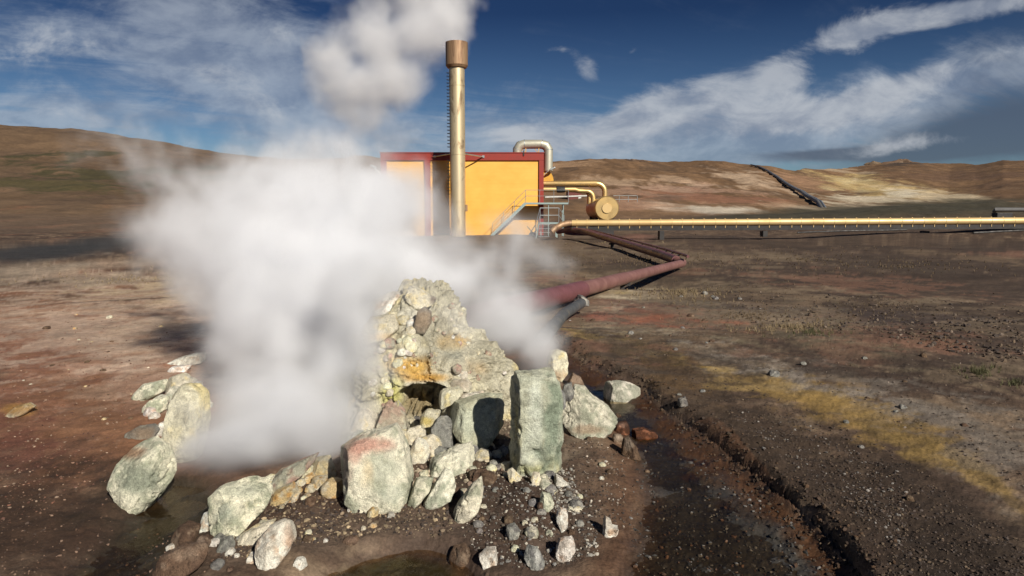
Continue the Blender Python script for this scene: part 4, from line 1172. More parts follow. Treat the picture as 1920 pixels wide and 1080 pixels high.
# rungs up the left side
lad = MB()
v_ = 137
while v_ < 366:
    zz_ = P(0, v_, YC)[2]
    if not 280 < v_ < 300:
        x0 = cxm - r_ + .01; x1 = x0 - .20
        lad.tube([(x0, YC - .18, zz_), (x1, YC - .18, zz_), (x1, YC + .18, zz_), (x0, YC + .18, zz_)], .022, 6)
    v_ += 6.3
lad.build('rung_ladder', M['dark_steel'], ch, 40)
for uu_ in (905, 812):
    e_ = P(uu_, 294, YB - .24)
    MB().tube([(cxm + (.5 if uu_ > 860 else -.5) * r_, YC + .2, P(0, 287, YC)[2]), (e_[0], YB - .25, e_[2])], .055, 8).build('stay_bar', M['galv'], ch)
bx = P(875, 390, YC)
MB().box((cxm + r_ - .02, YC - .2, bx[2] - .28), (cxm + r_ + .16, YC + .12, bx[2] + .28)).build('inspection_box', M['cap'], ch, 0, .02)

# ------------------------------------------------------------------ steel stairs and platform
YS = 58.7
zp = P(0, 380, YS)[2]
xa, xb = P(986, 0, YS)[0], P(1068, 0, YS)[0]
st = empty('steel_staircase', (xa, YS, zg), 'pale steel staircase and walkway along the yellow wall', 'staircase')
zf = hz(P(926, 440, YS)[0], YS - .3)
xf = P(924, 440, YS)[0]
pl = MB().box((xa, YS - .55, zp - .14), (xb, YS + .95, zp)).build('walkway', M['green_steel'], st, 0)
n = 13
fl = MB()
for i in range(n):
    k = (i + .5) / n
    x_ = xf + (xa - xf) * k; z_ = zf + (zp - zf) * k
    fl.box((x_ - .14, YS - .5, z_ - .03), (x_ + .14, YS + .35, z_))
fl.build('treads', M['galv'], st, 0)
for yy_ in (YS - .55, YS + .38):
    MB().bar((xf - .1, yy_, zf - .05), (xa, yy_, zp - .06), .05, .24).build('stringer', M['green_steel'], st, 0)
rl = MB()
for yy_ in (YS - .53,):
    for hh_ in (.55, 1.05):
        rl.tube([(xf, yy_, zf + hh_), (xa, yy_, zp + hh_), (xb, yy_, zp + hh_)], .022, 6)
    for k in (0, .33, .66, 1):
        x_ = xf + (xa - xf) * k; z_ = zf + (zp - zf) * k
        rl.tube([(x_, yy_, z_), (x_, yy_, z_ + 1.05)], .024, 6)
    for k in (.33, .66, 1):
        x_ = xa + (xb - xa) * k
        rl.tube([(x_, yy_, zp), (x_, yy_, zp + 1.05)], .024, 6)
for hh_ in (.55, 1.05):
    rl.tube([(xb, YS - .53, zp + hh_), (xb, YS + .93, zp + hh_)], .022, 6)
rl.build('railing', M['galv'], st)
for x_, y_ in ((xb - .4, YS - .4), (xb - .4, YS + .8), (xr + .35, YS - .4)):
    MB().bar((x_, y_, hz(x_, y_) - .1), (x_, y_, zp - .142), .06).build('post', M['green_steel'], st, 0)

YS2 = 55.5
zl = P(0, 417, YS2)[2]
x0_, x1_ = P(1014, 0, YS2)[0], P(1050, 0, YS2)[0]
s2 = empty('access_steps', (x0_, YS2, zg), 'small railed access steps in front of the building corner', 'staircase')
MB().box((x0_, YS2 - .4, zl - .12), (x1_, YS2 + 1.6, zl)).build('landing', M['green_steel'], s2, 0)
xs0, zs0 = P(1008, 0, YS2 - 1.6)[0], hz(0, YS2 - 1.6)
fl = MB()
for i in range(4):
    k = (i + .5) / 4
    fl.box((x0_ - .05 - .1 * k, YS2 - .4 - 1.2 * k - .14, zl - (zl - zs0) * k - .03), (x0_ + .8 - .1 * k, YS2 - .4 - 1.2 * k + .14, zl - (zl - zs0) * k))
fl.build('treads', M['galv'], s2, 0)
rl = MB()
zr = P(0, 390, YS2)[2]
for hh_ in (zr - zl, (zr - zl) * .5):
    rl.tube([(xs0 - .05, YS2 - 1.6, zs0 + hh_), (x0_, YS2 - .4, zl + hh_), (x1_, YS2 - .4, zl + hh_), (x1_ + .48, YS2 - .1, zl + hh_ - .65), (x1_ + .48, YS2 - .1, zl - .2)], .026, 6)
for (x_, y_, z_) in ((xs0 - .05, YS2 - 1.6, zs0), (x0_, YS2 - .4, zl), (x1_, YS2 - .4, zl)):
    rl.tube([(x_, y_, z_ - .1), (x_, y_, z_ + zr - zl)], .03, 6)
rl.build('railing', M['galv'], s2)
MB().bar((xs0 - .06, YS2 - 1.62, zs0 - .05), (x0_ - .06, YS2 - .4, zl - .06), .05, .2).build('stringer', M['green_steel'], s2, 0)
for x_, y_ in ((x0_ + .1, YS2 + .1), (x1_ - .1, YS2 + .1), (x1_ - .1, YS2 + 1.4)):
    MB().bar((x_, y_, hz(x_, y_) - .2), (x_, y_, zl - .122), .09).build('post', M['green_steel'], s2, 0)

# crossed scrap bars by the wall corner
q_ = P(997, 432, 57.2)
gz = hz(q_[0], 57.2)
sc = MB().bar((q_[0] - .35, 57.2, gz - .05), (q_[0] + .3, 57.3, gz + .95), .07).bar((q_[0] + .4, 57.15, gz - .05), (q_[0] - .38, 57.25, gz + .85), .07).bar((q_[0] - .1, 57.35, gz - .05), (q_[0] + .45, 57.1, gz + .6), .09).tube([(q_[0] - .1, 57.2, gz + .3), (q_[0] + .35, 57.2, gz + .1)], .16, 8)
o = sc.build('scrap_bars', M['dark_steel'], None, 30)
tag(o, 'dark crossed scrap bars leaning at the foot of the yellow wall', 'scrap metal')

# ------------------------------------------------------------------ separator tank and its pipes
YT0, YT1 = 57.5, 64.5
tc_ = P(1138, 390.5, YT0); TR = 22.5 / F * YT0
zgt = hz(tc_[0], 61)
tk = empty('separator_tank', (tc_[0], 61, zgt), 'horizontal golden steel tank with a round bright end cap', 'tank')
cx_, cz_ = tc_[0], tc_[2]
MB().tube([(cx_, YT0 + .35, cz_), (cx_, YT1, cz_)], TR, 40).build('tank_shell', M['gold'], tk, 30)
endm = MB().tube([(cx_, YT0 + .36, cz_), (cx_, YT0 + .12, cz_), (cx_, YT0, cz_)], [TR + .012, TR + .012, TR * .93], 40)
eo = endm.build('end_cap', M['gold'], tk, 30)
MB().tube([(cx_, YT0 + .0, cz_), (cx_, YT0 - .09, cz_)], [TR * .42, TR * .40], 30).build('manhole_cover', M['goldpipe'], eo, 30)
for yy_ in (59, 63):
    MB().box((cx_ - TR * .8, yy_ - .2, zgt - .3), (cx_ + TR * .8, yy_ + .2, cz_ - TR * .72)).build('saddle', M['dark_steel'], tk, 0)

rp = .235
zu = P(0, 344, 61)[2]
e1 = P(1135, 345, 61)
p1 = [(xr - .2, 61.5, zu), (e1[0] - .75, 61.2, zu)] + arc((e1[0] - .75, 61.2, zu - .75), .75, 90, 0, 8, (1, 0, 0), (0, 0, 1)) + [(e1[0], 61.2, cz_ + TR * .8)]
up = MB().tube(p1, rp, 20).build('feed_pipe', M['gold'], None, 30)
tag(up, 'topmost golden pipe bending from the building down into the tank', 'pipe')
zl_ = P(0, 355, 60)[2]
e2 = P(1113, 357, 60.2)
pp = empty('wrapped_pipe', (xr, 60.4, zl_), 'lower golden pipe patched with a black wrapping beside the walkway', 'pipe')
p2 = [(xr - .2, 60.4, zl_), (P(1082, 0, 60.2)[0], 60.4, zl_)] + [(P(1090, 0, 60.2)[0], 60.4, zl_ - .12), (e2[0] - .6, 60.4, zl_ - .14)] + arc((e2[0] - .6, 60.4, zl_ - .14 - .6), .6, 80, 0, 8, (1, 0, 0), (0, 0, 1)) + [(e2[0], 60.4, cz_ + TR * .5)]
MB().tube(p2, rp * .9, 20).build('pipe_run', M['gold'], pp, 30)
w0 = P(1046, 0, 60.4)[0]; w1 = P(1062, 0, 60.4)[0]
MB().tube([(w0, 60.4, zl_), (w0 + .1, 60.4, zl_ + .01), (w0 + .4, 60.4, zl_ - .01), (w1, 60.4, zl_)], [.26, .29, .275, .26], 16).build('black_wrap', M['wrap'], pp, 60)
e3 = P(1105, 362, 62.5)
p3 = [(P(1060, 0, 62.5)[0], 62.5, zl_ + .05), (e3[0] - .6, 62.5, zl_ + .02)] + arc((e3[0] - .6, 62.5, zl_ + .02 - .6), .6, 90, 0, 8, (1, 0, 0), (0, 0, 1)) + [(e3[0], 62.5, cz_ + TR * .4)]
tag(MB().tube([(xr - .3, 62.5, zl_ + .05)] + p3, rp * .85, 20).build('return_pipe', M['gold'], None, 30), 'third golden pipe bending down to the tank behind the wrapped one', 'pipe')
# pale pipe low behind the walkway
o = MB().tube([P(1022, 370, 64), P(1112, 367, 64)], .08, 10).build('pale_pipe', M['white_paint'], None, 30)
tag(o, 'thin pale horizontal pipe running behind the walkway railing', 'pipe')
# small hut
hq = hit(1080, 373)
YH = float(hq[1]); gz = float(hq[2])
hut = empty('small_hut', (hq[0], YH, gz), 'small red brown hut with a pale corner behind the golden pipes', 'hut')
x0h, x1h = P(1068, 0, YH)[0], P(1094, 0, YH)[0]
zh0, zh1 = gz - .8, P(0, 354, YH)[2]
MB().box((x0h, YH, zh0), (x1h, YH + 4, zh1)).build('hut_wall', M['hut'], hut, 0)
MB().box((x0h - .15, YH - .15, zh1 + .002), (x1h + .15, YH + 4.1, zh1 + .12)).build('hut_roof', M['dark_steel'], hut, 0)
MB().box((x1h - .55, YH - .06, zh0), (x1h - .02, YH - .002, P(0, 366, YH)[2])).build('hut_door', M['white_paint'], hut, 0)
# light rail fence right of the tank
fn = MB()
YF = float(hit(1178, 379)[1])
for uu_ in (1161, 1178, 1195):
    q_ = P(uu_, 376, YF); fn.tube([(q_[0], YF, hz(q_[0], YF) - .2), (q_[0], YF, P(0, 367, YF)[2])], .05, 6)
for v_ in (367, 374):
    fn.tube([P(1150, v_, YF), P(1195, v_, YF)], .045, 6)
tag(fn.build('rail_fence', M['galv'], None), 'short thin metal rail fence right of the tank', 'fence')

# ------------------------------------------------------------------ long golden pipeline
PLr = .25
a_ = P(1072, 418.5, 51.5); b_ = P(1990, 413.5, 49.0)
av, bv = Vector(a_), Vector(b_)
root = empty('long_pipeline', a_, 'long straight golden pipeline with pale bands crossing the plain', 'pipeline')
elbow = [av + Vector((-1.55, -.5, -.62)), av + Vector((-1.2, -.42, -.32)), av + Vector((-.75, -.2, -.1)), av + Vector((-.3, -.03, -.01)), av]
MB().tube([tuple(p) for p in elbow], PLr * .9, 20).build('pipe_bend', M['cap'], root, 40)
MB().tube([tuple(av), tuple(bv)], PLr, 28).build('cladding', M['goldpipe'], root, 40)
dn_ = Vector((0, 0, -PLr - .17))
MB().bar(tuple(av + dn_), tuple(bv + dn_), .22, .30).build('carrier_beam', M['dark_steel'], root, 0)
dirv = (bv - av).normalized(); L_ = (bv - av).length
proto = None
n = int(L_ / .78)
for i in range(n):
    p = av + dirv * (.4 + i * .78 + random.uniform(-.06, .06))
    if proto is None:
        s_ = MB().tube([tuple(p - dirv * .02), tuple(p + dirv * .02)], PLr + .012, 20)
        s_.box((p.x - .018, p.y - .15, p.z - PLr - .15), (p.x + .018, p.y - .112, p.z - PLr + .02))
        s_.box((p.x - .03, p.y - .06, p.z + PLr - .01), (p.x + .03, p.y + .06, p.z + PLr + .045))
        proto = s_.build('clamp_band', M['goldpipe'], root, 30); p_first = p.copy()
    else:
        c_ = proto.copy(); COL.objects.link(c_); c_.parent = root; c_.location = proto.location + (p - p_first)
for uu_ in (1240, 1433, 1735):
    q_ = P(uu_, 424, 50.5); gz = hz(q_[0], 50.5)
    MB().box((q_[0] - .16, 50.2, gz - .3), (q_[0] + .16, 50.9, a_[2] - PLr - .3)).build('pipe_foot', M['dark_steel'], root, 0)

# far pipe at the right edge
a_ = P(1868, 393, 66); b_ = P(1990, 393, 64)
o = MB().tube([P(1864, 397, 66.4), a_, b_], .17, 16).build('short_pipe', M['hill_pipe'], None, 30)
tag(o, 'dull grey pipe end poking from the dark embankment at right', 'pipe')
o = MB().box((P(1895, 0, 64)[0], 63.6, hz(P(1910, 0, 64)[0], 64) - .2), (P(1925, 0, 64)[0], 64.4, P(0, 399, 64)[2])).build('pipe_block', M['dark_steel'], None, 0, .05)
tag(o, 'dark support block under the grey pipe end at right', 'block')

# thin black hoses lying on the plain
for (u0, u1, v0, v1, lab) in ((1495, 1700, 435.5, 433, 'thin black hose lying on the plain below the golden pipeline'), (1825, 1985, 436, 432, 'second thin black hose nearer the right edge of the plain')):
    pts = []
    for k in np.linspace(0, 1, 14):
        q_ = hit(u0 + (u1 - u0) * k, v0 + (v1 - v0) * k)
        pts.append((q_[0], q_[1], q_[2] + .06))
    ym = np.mean([p[1] for p in pts])
    pts = [(p[0] / p[1] * (ym * .7 + p[1] * .3), ym * .7 + p[1] * .3, 0) for p in pts]
    pts = [(x_, y_, hz(x_, y_) + .05) for x_, y_, _ in pts]
    tag(MB().tube(pts, .085, 8).build('hose', M['dark_steel'], None), lab, 'hose')
q_ = hit(1145, 432)
o = MB().tube([(q_[0], q_[1], q_[2] - .1), (q_[0], q_[1], q_[2] + .42)], .05, 8).tube([(q_[0], q_[1], q_[2] + .42), (q_[0], q_[1], q_[2] + .47)], [.06, .03], 8).build('marker_post', M['white_paint'], None)
tag(o, 'short white marker post below the golden pipeline', 'post')

# pipeline running up the hill
pts = []
for (u, v), R_ in zip(hp, _hr):
    Yh_ = R_ * math.cos(math.atan((u - 960) / F))
    q_ = P(u, v, Yh_); pts.append((q_[0], q_[1], q_[2]))
hr = empty('hill_pipeline', (pts[-1][0], pts[-1][1], pts[-1][2] - .9), 'dark pipeline climbing straight up the brown hillside', 'pipeline')
raw = np.array(pts)
tk_ = np.linspace(0, 1, len(raw)); tf = np.linspace(0, 1, 30)
fx, fy = [np.interp(tf, tk_, raw[:, i]) for i in (0, 1)]
fz = np.interp(tf, tk_, raw[:, 2]); fz = np.maximum(fz, np.convolve(np.pad(height(fx, fy), 3, mode='edge'), np.ones(7) / 7, 'valid') + .5)
fz[-1] -= 1.2; fz[-2] -= .5
fine = [(a, b, c) for a, b, c in zip(fx, fy, fz)]
MB().tube(fine, .34, 14).build('pipe_run', M['hill_pipe'], hr, 60)
MB().tube([(p[0] + .85, p[1] + .4, p[2] + .03) for p in fine], .2, 12).build('second_pipe_run', M['galv'], hr, 60)
for i in range(2, len(fine) - 4, 4):
    p = fine[i]; g_ = hz(p[0], p[1])
    MB().box((p[0] + .1, p[1] - .15, g_ - .6), (p[0] + 1.2, p[1] + .2, p[2] - .32)).build('sleeper', M['dark_steel'], hr, 0)

# rocky crags on the skyline
for (u, v, w_, hgt, lab, sd) in ((1690, 306, 46, 16, 'dark craggy outcrop on the far right skyline', 3), (1187, 301, 30, 5, 'low dark outcrop on the nearer hill crest', 5), (1640, 306, 22, 7, 'small dark bump on the ridge left of the craggy outcrop', 8)):
    Yd = 640 if u > 1500 else 372
    pts = [(u - w_, v + hgt * .5), (u - w_ * .8, v - hgt * .15), (u - w_ * .35, v - hgt * .25), (u - w_ * .1, v - hgt * .62), (u + w_ * .2, v - hgt * .55), (u + w_ * .5, v - hgt * .2), (u + w_, v + hgt * .1), (u + w_, v + hgt * .6)]
    R('outcrop', pts, lab, 'brown', Y=Yd, thick=.4, seed=sd, sub=5, cat='outcrop', rough=.22, sharp=0)

# ------------------------------------------------------------------ maroon steam pipe with its knee
knee = Vector(P(1278, 494, 25.5)); near = Vector(P(985, 570, 10.6)); deep = near + (near - knee) * .16
pr = .150
mr_ = empty('maroon_pipe', knee, 'rusty maroon steam pipe with a sharp knee beside the fumarole', 'pipe')
k1 = near + (knee - near) * .19; k2 = near + (knee - near) * .42
MB().tube([tuple(deep), tuple(k1)], pr * 1.14, 28).build('dark_sleeve', M['maroon_dark'], mr_, 40)
MB().tube([tuple(k1 - (knee - near).normalized() * .02), tuple(k2)], pr * 1.02, 28).build('pipe_section', M['maroon'], mr_, 40)
MB().tube([tuple(k2 - (knee - near).normalized() * .02), tuple(knee - (knee - near).normalized() * .18)], pr * .95, 28).build('pipe_section', M['maroon'], mr_, 40)
far = [Vector(P(1268, 488, 26)), Vector(P(1235, 476, 30)), Vector(P(1165, 455, 39)), Vector(P(1095, 433.5, 50)), Vector(P(1070, 431, 52)), Vector(P(1045, 434, 53))]
rr2 = pr * 1.05
dk1 = (knee - near).normalized()
MB().tube([tuple(knee - dk1 * .2), tuple(knee - dk1 * .02), tuple(knee + Vector((.06, .14, .01))), tuple(knee + Vector((.0, .34, .03))), tuple(far[0])], pr * 1.0, 24).build('knee_bend', M['maroon'], mr_, 50)
MB().tube([tuple(p) for p in far], [rr2 * 1.1, rr2 * 1.2, rr2 * 1.3, rr2 * 1.3, rr2 * 1.2, rr2 * 1.2], 24).build('far_section', M['maroon_dark'], mr_, 40)
q_ = Vector(P(1148, 452, 41))
for (pt, rad_) in ((q_, .09), (far[0] + Vector((-.1, .6, 0)), .06), (k2 + Vector((.0, .3, 0)), .05)):
    g_ = hz(pt.x, pt.y)
    MB().bar((pt.x, pt.y, g_ - .2), (pt.x, pt.y, pt.z - .1), rad_ * 2).bar((pt.x - .2, pt.y, pt.z - .17), (pt.x + .2, pt.y, pt.z - .17), .1).build('pipe_stand', M['dark_steel'], mr_, 0)
# thin conduit carried above the far section
off = Vector((.30, 0, .20))
cd = empty('conduit', far[0], 'thin dark conduit carried alongside the maroon pipe on brackets', 'conduit')
cpts = [Vector(P(1290, 481, 25.0)), far[0] + off, far[1] + off, far[2] + off * 1.05, far[3] + off * .8]
MB().tube([tuple(p) for p in cpts], .05, 10).build('conduit_pipe', M['maroon_dark'], cd, 40)
for k in (.15, .5, .85):
    for i in (1, 2):
        p = far[i - 1 + 0] + (far[i] - far[i - 1]) * k
        MB().bar(tuple(p + Vector((0, 0, .05))), tuple(p + off), .05).build('bracket', M['dark_steel'], cd, 0)

# grey drain pipe by the mound
g0_ = Vector(P(1018, 628, 8.3)); g1_ = Vector(P(1058, 588, 10.2)); g2_ = Vector(P(1094, 566, 11.7))
zf_ = lambda p, e: (p.x, p.y, hz(p.x, p.y) + e)
MB_ = MB().tube([tuple(g0_ + Vector((0, 0, -.05))), tuple(g1_), tuple(g2_)], .085, 20)
tag(MB_.build('drain_pipe', M['grey_pipe'], None, 40), 'grey plastic drain pipe lying below the maroon pipe', 'pipe')


# ------------------------------------------------------------------ steam
def steam(name, label, blobs, dens, width, n_amp, n_scale, warp, res, colour, aniso, billow=0.0, bscale=1.0, seed=0.0, smooth=.25, iso=.3, fine_amp=.0, fine_scale=4.0, power=1.0, clump=0.0):
    mt, nt, b, out = new_mat(name + '_vapour')
    mt.node_tree.nodes.remove(b)
    pv = nt.node('ShaderNodeVolumePrincipled')
    pv.inputs['Color'].default_value = c4(colour); pv.inputs['Density'].default_value = dens; pv.inputs['Anisotropy'].default_value = aniso
    nt.put(out.inputs['Volume'], pv.outputs[0])
    hull_mat, nt2, b, out2 = new_mat(name + '_outline_hull')  # for a nearly invisible hull mesh added around the steam as its outline
    hull_mat.node_tree.nodes.remove(b)
    pv2 = nt2.node('ShaderNodeVolumePrincipled')
    pv2.inputs['Color'].default_value = c4(colour); pv2.inputs['Density'].default_value = dens * .002
    nt2.put(out2.inputs['Volume'], pv2.outputs[0])
    ng = bpy.data.node_groups.new(name, 'GeometryNodeTree')
    ng.interface.new_socket('Geometry', in_out='INPUT', socket_type='NodeSocketGeometry')
    ng.interface.new_socket('Geometry', in_out='OUTPUT', socket_type='NodeSocketGeometry')
    g = NT(ng)
    pos = g.node('GeometryNodeInputPosition').outputs[0]
    lo = np.full(3, 1e9); hi = -lo
    BL = []
    for (u, v, Y, ru, rv, ry, *wt) in blobs:
        c = P(u, v, Y); rx, rz = ru * Y / F, rv * Y / F
        r3 = np.array((rx, ry, rz)); BL.append((c, r3, wt[0] if wt else 1.0))
        lo = np.minimum(lo, c - r3 * 1.25); hi = np.maximum(hi, c + r3 * 1.25)
    org = (lo + hi) / 2
    pv_ = g.vm('ADD', pos, (seed, seed * .7, -seed))
    wn = g.noise(pv_, n_scale * .6, 3, .5, 0, 1)
    wn = g.vm('SUBTRACT', wn, (.5, .5, .5))
    wn = g.vm('SCALE', wn); wn.node.inputs['Scale'].default_value = warp
    p2 = g.vm('ADD', pos, wn)
    f = None
    for c, r3, wt_ in BL:
        q = g.vm('SUBTRACT', p2, tuple(float(k) for k in (c - org)))
        q = g.vm('MULTIPLY', q, tuple(float(1 / k) for k in r3))
        d = g.m('MULTIPLY', g.m('SUBTRACT', 1.0, g.vm('LENGTH', q)), wt_)
        f = d if f is None else g.m('SMOOTH_MAX', f, d, smooth)
    n1 = g.m('SUBTRACT', g.noise(pv_, n_scale, 6, .58), .5)
    f = g.m('ADD', f, g.m('MULTIPLY', n1, n_amp))
    if fine_amp:
        n3 = g.m('SUBTRACT', g.noise(p2, fine_scale, 4, .6), .5)
        f = g.m('ADD', f, g.m('MULTIPLY', n3, fine_amp))
    if billow:
        for bs, ba in ((bscale, billow), (bscale * 2.3, billow * .5), (bscale * 5, billow * .28), (bscale * 10, billow * .14)):
            vo = g.node('ShaderNodeTexVoronoi'); vo.feature = 'SMOOTH_F1'; vo.inputs['Smoothness'].default_value = .12
            g.put(vo.inputs['Vector'], p2); vo.inputs['Scale'].default_value = bs
            f = g.m('ADD', f, g.m('MULTIPLY', g.m('SUBTRACT', .45, vo.outputs['Distance']), ba))
    dn = g.m('POWER', g.rng(f, 0.0, width, 0.0, 1.0), power)
    if clump:
        dn = g.m('MULTIPLY', dn, g.rng(g.noise(p2, fine_scale * .8, 5, .6), .35, .65, 1 - clump, 1 + clump))
    vc = g.node('GeometryNodeVolumeCube')
    g.put(vc.inputs['Density'], dn)
    vc.inputs['Min'].default_value = tuple(float(k) for k in lo - org); vc.inputs['Max'].default_value = tuple(float(k) for k in hi - org)
    ext = hi - lo
    for ax, e_ in zip('XYZ', ext):
        vc.inputs['Resolution ' + ax].default_value = int(max(16, min(260, e_ / res)))
    sm = g.node('GeometryNodeSetMaterial'); sm.inputs['Material'].default_value = mt
    g.put(sm.inputs[0], vc.outputs[0])
    vtm = g.node('GeometryNodeVolumeToMesh')
    g.put(vtm.inputs['Volume'], vc.outputs[0])
    vtm.inputs['Threshold'].default_value = iso; vtm.inputs['Adaptivity'].default_value = .3
    sm2 = g.node('GeometryNodeSetMaterial'); sm2.inputs['Material'].default_value = hull_mat
    g.put(sm2.inputs[0], vtm.outputs[0])
    jn = g.node('GeometryNodeJoinGeometry')
    g.put(jn.inputs[0], sm.outputs[0]); g.put(jn.inputs[0], sm2.outputs[0])
    og = g.node('NodeGroupOutput'); g.put(og.inputs[0], jn.outputs[0])
    me = bpy.data.meshes.new(name); me.materials.append(mt)
    o = bpy.data.objects.new(name, me); COL.objects.link(o)
    o.location = Vector(org)
    md = o.modifiers.new('vapour', 'NODES'); md.node_group = ng
    return tag(o, label, None, None, 'stuff')


steam('steam', 'dense white steam rolling off the mound over the rocks', [
    # u, v, Y, ru, rv, ry (m), weight
    (470, 820, 4.45, 130, 110, .38, 1.1), (400, 850, 4.0, 100, 80, .28, 1.1), (455, 868, 3.92, 105, 72, .26, 1.15), (435, 650, 5.8, 100, 110, .5, .9), (430, 745, 5.0, 95, 100, .4, 1.0), (560, 815, 4.65, 145, 120, .42, 1.15), (500, 770, 4.9, 130, 100, .4, 1.1), (615, 835, 4.15, 85, 70, .24, .95), (545, 862, 3.95, 115, 70, .26, 1.15), (345, 800, 4.35, 85, 120, .3, .75),
    (600, 720, 5.1, 120, 110, .5), (640, 640, 5.6, 110, 110, .55), (520, 690, 5.5, 130, 120, .6), (590, 590, 6.1, 150, 130, .75), (655, 640, 4.95, 80, 110, .35), (655, 550, 5.3, 95, 90, .4), (490, 580, 6.4, 120, 130, .8),
    (470, 480, 6.8, 170, 150, 1.0), (640, 500, 6.9, 190, 150, 1.0), (430, 405, 7.6, 145, 110, .9), (570, 410, 7.8, 210, 120, 1.1), (730, 405, 8.0, 130, 95, .9), (770, 480, 7.3, 130, 100, .7), (820, 440, 7.8, 90, 70, .6, .7),
    (850, 500, 7.1, 130, 95, .5, 1.1), (920, 565, 6.8, 110, 105, .45, 1.1), (930, 610, 6.3, 90, 80, .3, .8), (975, 640, 6.7, 84, 80, .34), (600, 330, 8.6, 170, 80, .9, .55), (310, 350, 8.8, 130, 110, .6, .36), (345, 440, 7.8, 115, 115, .6, .5), (270, 275, 9.0, 110, 60, .5, .36), (980, 500, 7.6, 100, 100, .5, .4),
    (755, 540, 4.9, 135, 80, .2, .58), (880, 590, 5.0, 70, 70, .16, .4), (690, 680, 4.65, 85, 120, .22, .68), (450, 285, 9.0, 150, 60, .6, .38), (1010, 690, 6.0, 50, 50, .2, .4)],
    14.0, 1.10, 1.30, 1.0, 1.25, .042, (.972, .975, .985), 0.0, seed=3.0, smooth=.25, iso=.06, fine_amp=.95, fine_scale=3.2, power=1.9, clump=.2)
steam('steam_plume', 'billowing white steam plume rising behind the chimney', [
    (655, 290, 100, 46, 30, 3, .42), (668, 258, 100, 46, 40, 3, .55), (735, 258, 100, 76, 50, 4, .5), (680, 220, 100, 76, 54, 5, .75), (685, 165, 100, 90, 64, 7, .95), (640, 150, 100, 54, 80, 6, .9), (632, 100, 101, 42, 52, 5, .9), (735, 140, 100, 80, 76, 7), (722, 70, 101, 90, 78, 8), (790, 60, 102, 86, 76, 8), (840, 30, 103, 50, 62, 7), (858, 80, 103, 30, 34, 4), (785, -40, 104, 120, 84, 10), (700, 20, 102, 44, 54, 5, .85)],
    0.36, .75, .95, .14, 8.0, .25, (.955, .960, .972), .0, billow=.24, bscale=.19, seed=9.0, smooth=.14, iso=.12, fine_amp=.8, fine_scale=.5, power=1.5)

# ------------------------------------------------------------------ sky and sun
EL, AZ = math.radians(32), math.radians(31)   # sun behind the viewer's right shoulder
sd = Vector((math.sin(AZ) * math.cos(EL), -math.cos(AZ) * math.cos(EL), math.sin(EL)))
sl = bpy.data.lights.new('sun', 'SUN'); sl.energy = 5.0; sl.angle = math.radians(.5); sl.color = (1.0, .94, .84)
so = bpy.data.objects.new('sun', sl); COL.objects.link(so)
so.rotation_euler = sd.to_track_quat('Z', 'Y').to_euler()
so.location = (20, -20, 30)
w = bpy.data.worlds.new('World'); S.world = w; w.use_nodes = True
nt = NT(w.node_tree)
bg = w.node_tree.nodes['Background']
sky = nt.node('ShaderNodeTexSky'); sky.sky_type = 'NISHITA'; sky.sun_disc = False
sky.sun_elevation = EL; sky.sun_rotation = math.atan2(sd.x, sd.y)
sky.air_density = 1.0; sky.dust_density = .3; sky.ozone_density = 2.5
tc = nt.node('ShaderNodeTexCoord').outputs['Generated']
nrm = nt.vm('NORMALIZE', tc)
sp = nt.node('ShaderNodeSeparateXYZ'); nt.put(sp.inputs[0], nrm)
dx, dy, dz = sp.outputs
ady = nt.m('MAXIMUM', dy, .12)
X_ = nt.m('DIVIDE', dx, ady); Z_ = nt.m('DIVIDE', dz, ady)
frontm = nt.rng(dy, .1, .3, 0, 1, True)
# cloud sheet coordinates: the direction carried onto a flat layer overhead
den = nt.m('ADD', nt.m('MAXIMUM', dz, 0.0), .10)
cmb = nt.node('ShaderNodeCombineXYZ'); nt.put(cmb.inputs[0], nt.m('DIVIDE', dx, den)); nt.put(cmb.inputs[1], nt.m('DIVIDE', dy, den))
lay = cmb.outputs[0]
rotl = nt.node('ShaderNodeVectorRotate'); rotl.rotation_type = 'Z_AXIS'; rotl.inputs['Angle'].default_value = math.radians(-28); nt.put(rotl.inputs['Vector'], lay)
strv = nt.vm('MULTIPLY', rotl.outputs[0], (.55, 1.5, 1))
nW = nt.noise(strv, 1.9, 10, .66, .8)
xz = nt.node('ShaderNodeCombineXYZ'); nt.put(xz.inputs[0], X_); nt.put(xz.inputs[1], nt.m('MULTIPLY', Z_, 1.9)); nt.put(xz.inputs[2], nt.m('MULTIPLY', dy, .7))
nP = nt.noise(xz.outputs[0], 6.5, 9, .62, .5)
nQ = nt.noise(xz.outputs[0], 15.0, 6, .6, .3)
shade = nt.rng(nt.m('ADD', nt.m('MULTIPLY', nQ, .5), nt.m('MULTIPLY', nP, .5)), .36, .62, 0, 1, True)
white1 = nt.mix(shade, c4((3.3, 4.0, 5.4)), c4((6.2, 7.0, 8.2)))
white2 = nt.mix(shade, c4((4.3, 4.9, 6.1)), c4((8.0, 8.4, 9.0)))
nS = nt.noise(nt.vm('ADD', lay, (7.3, 2.1, 0)), .8, 4, .5)


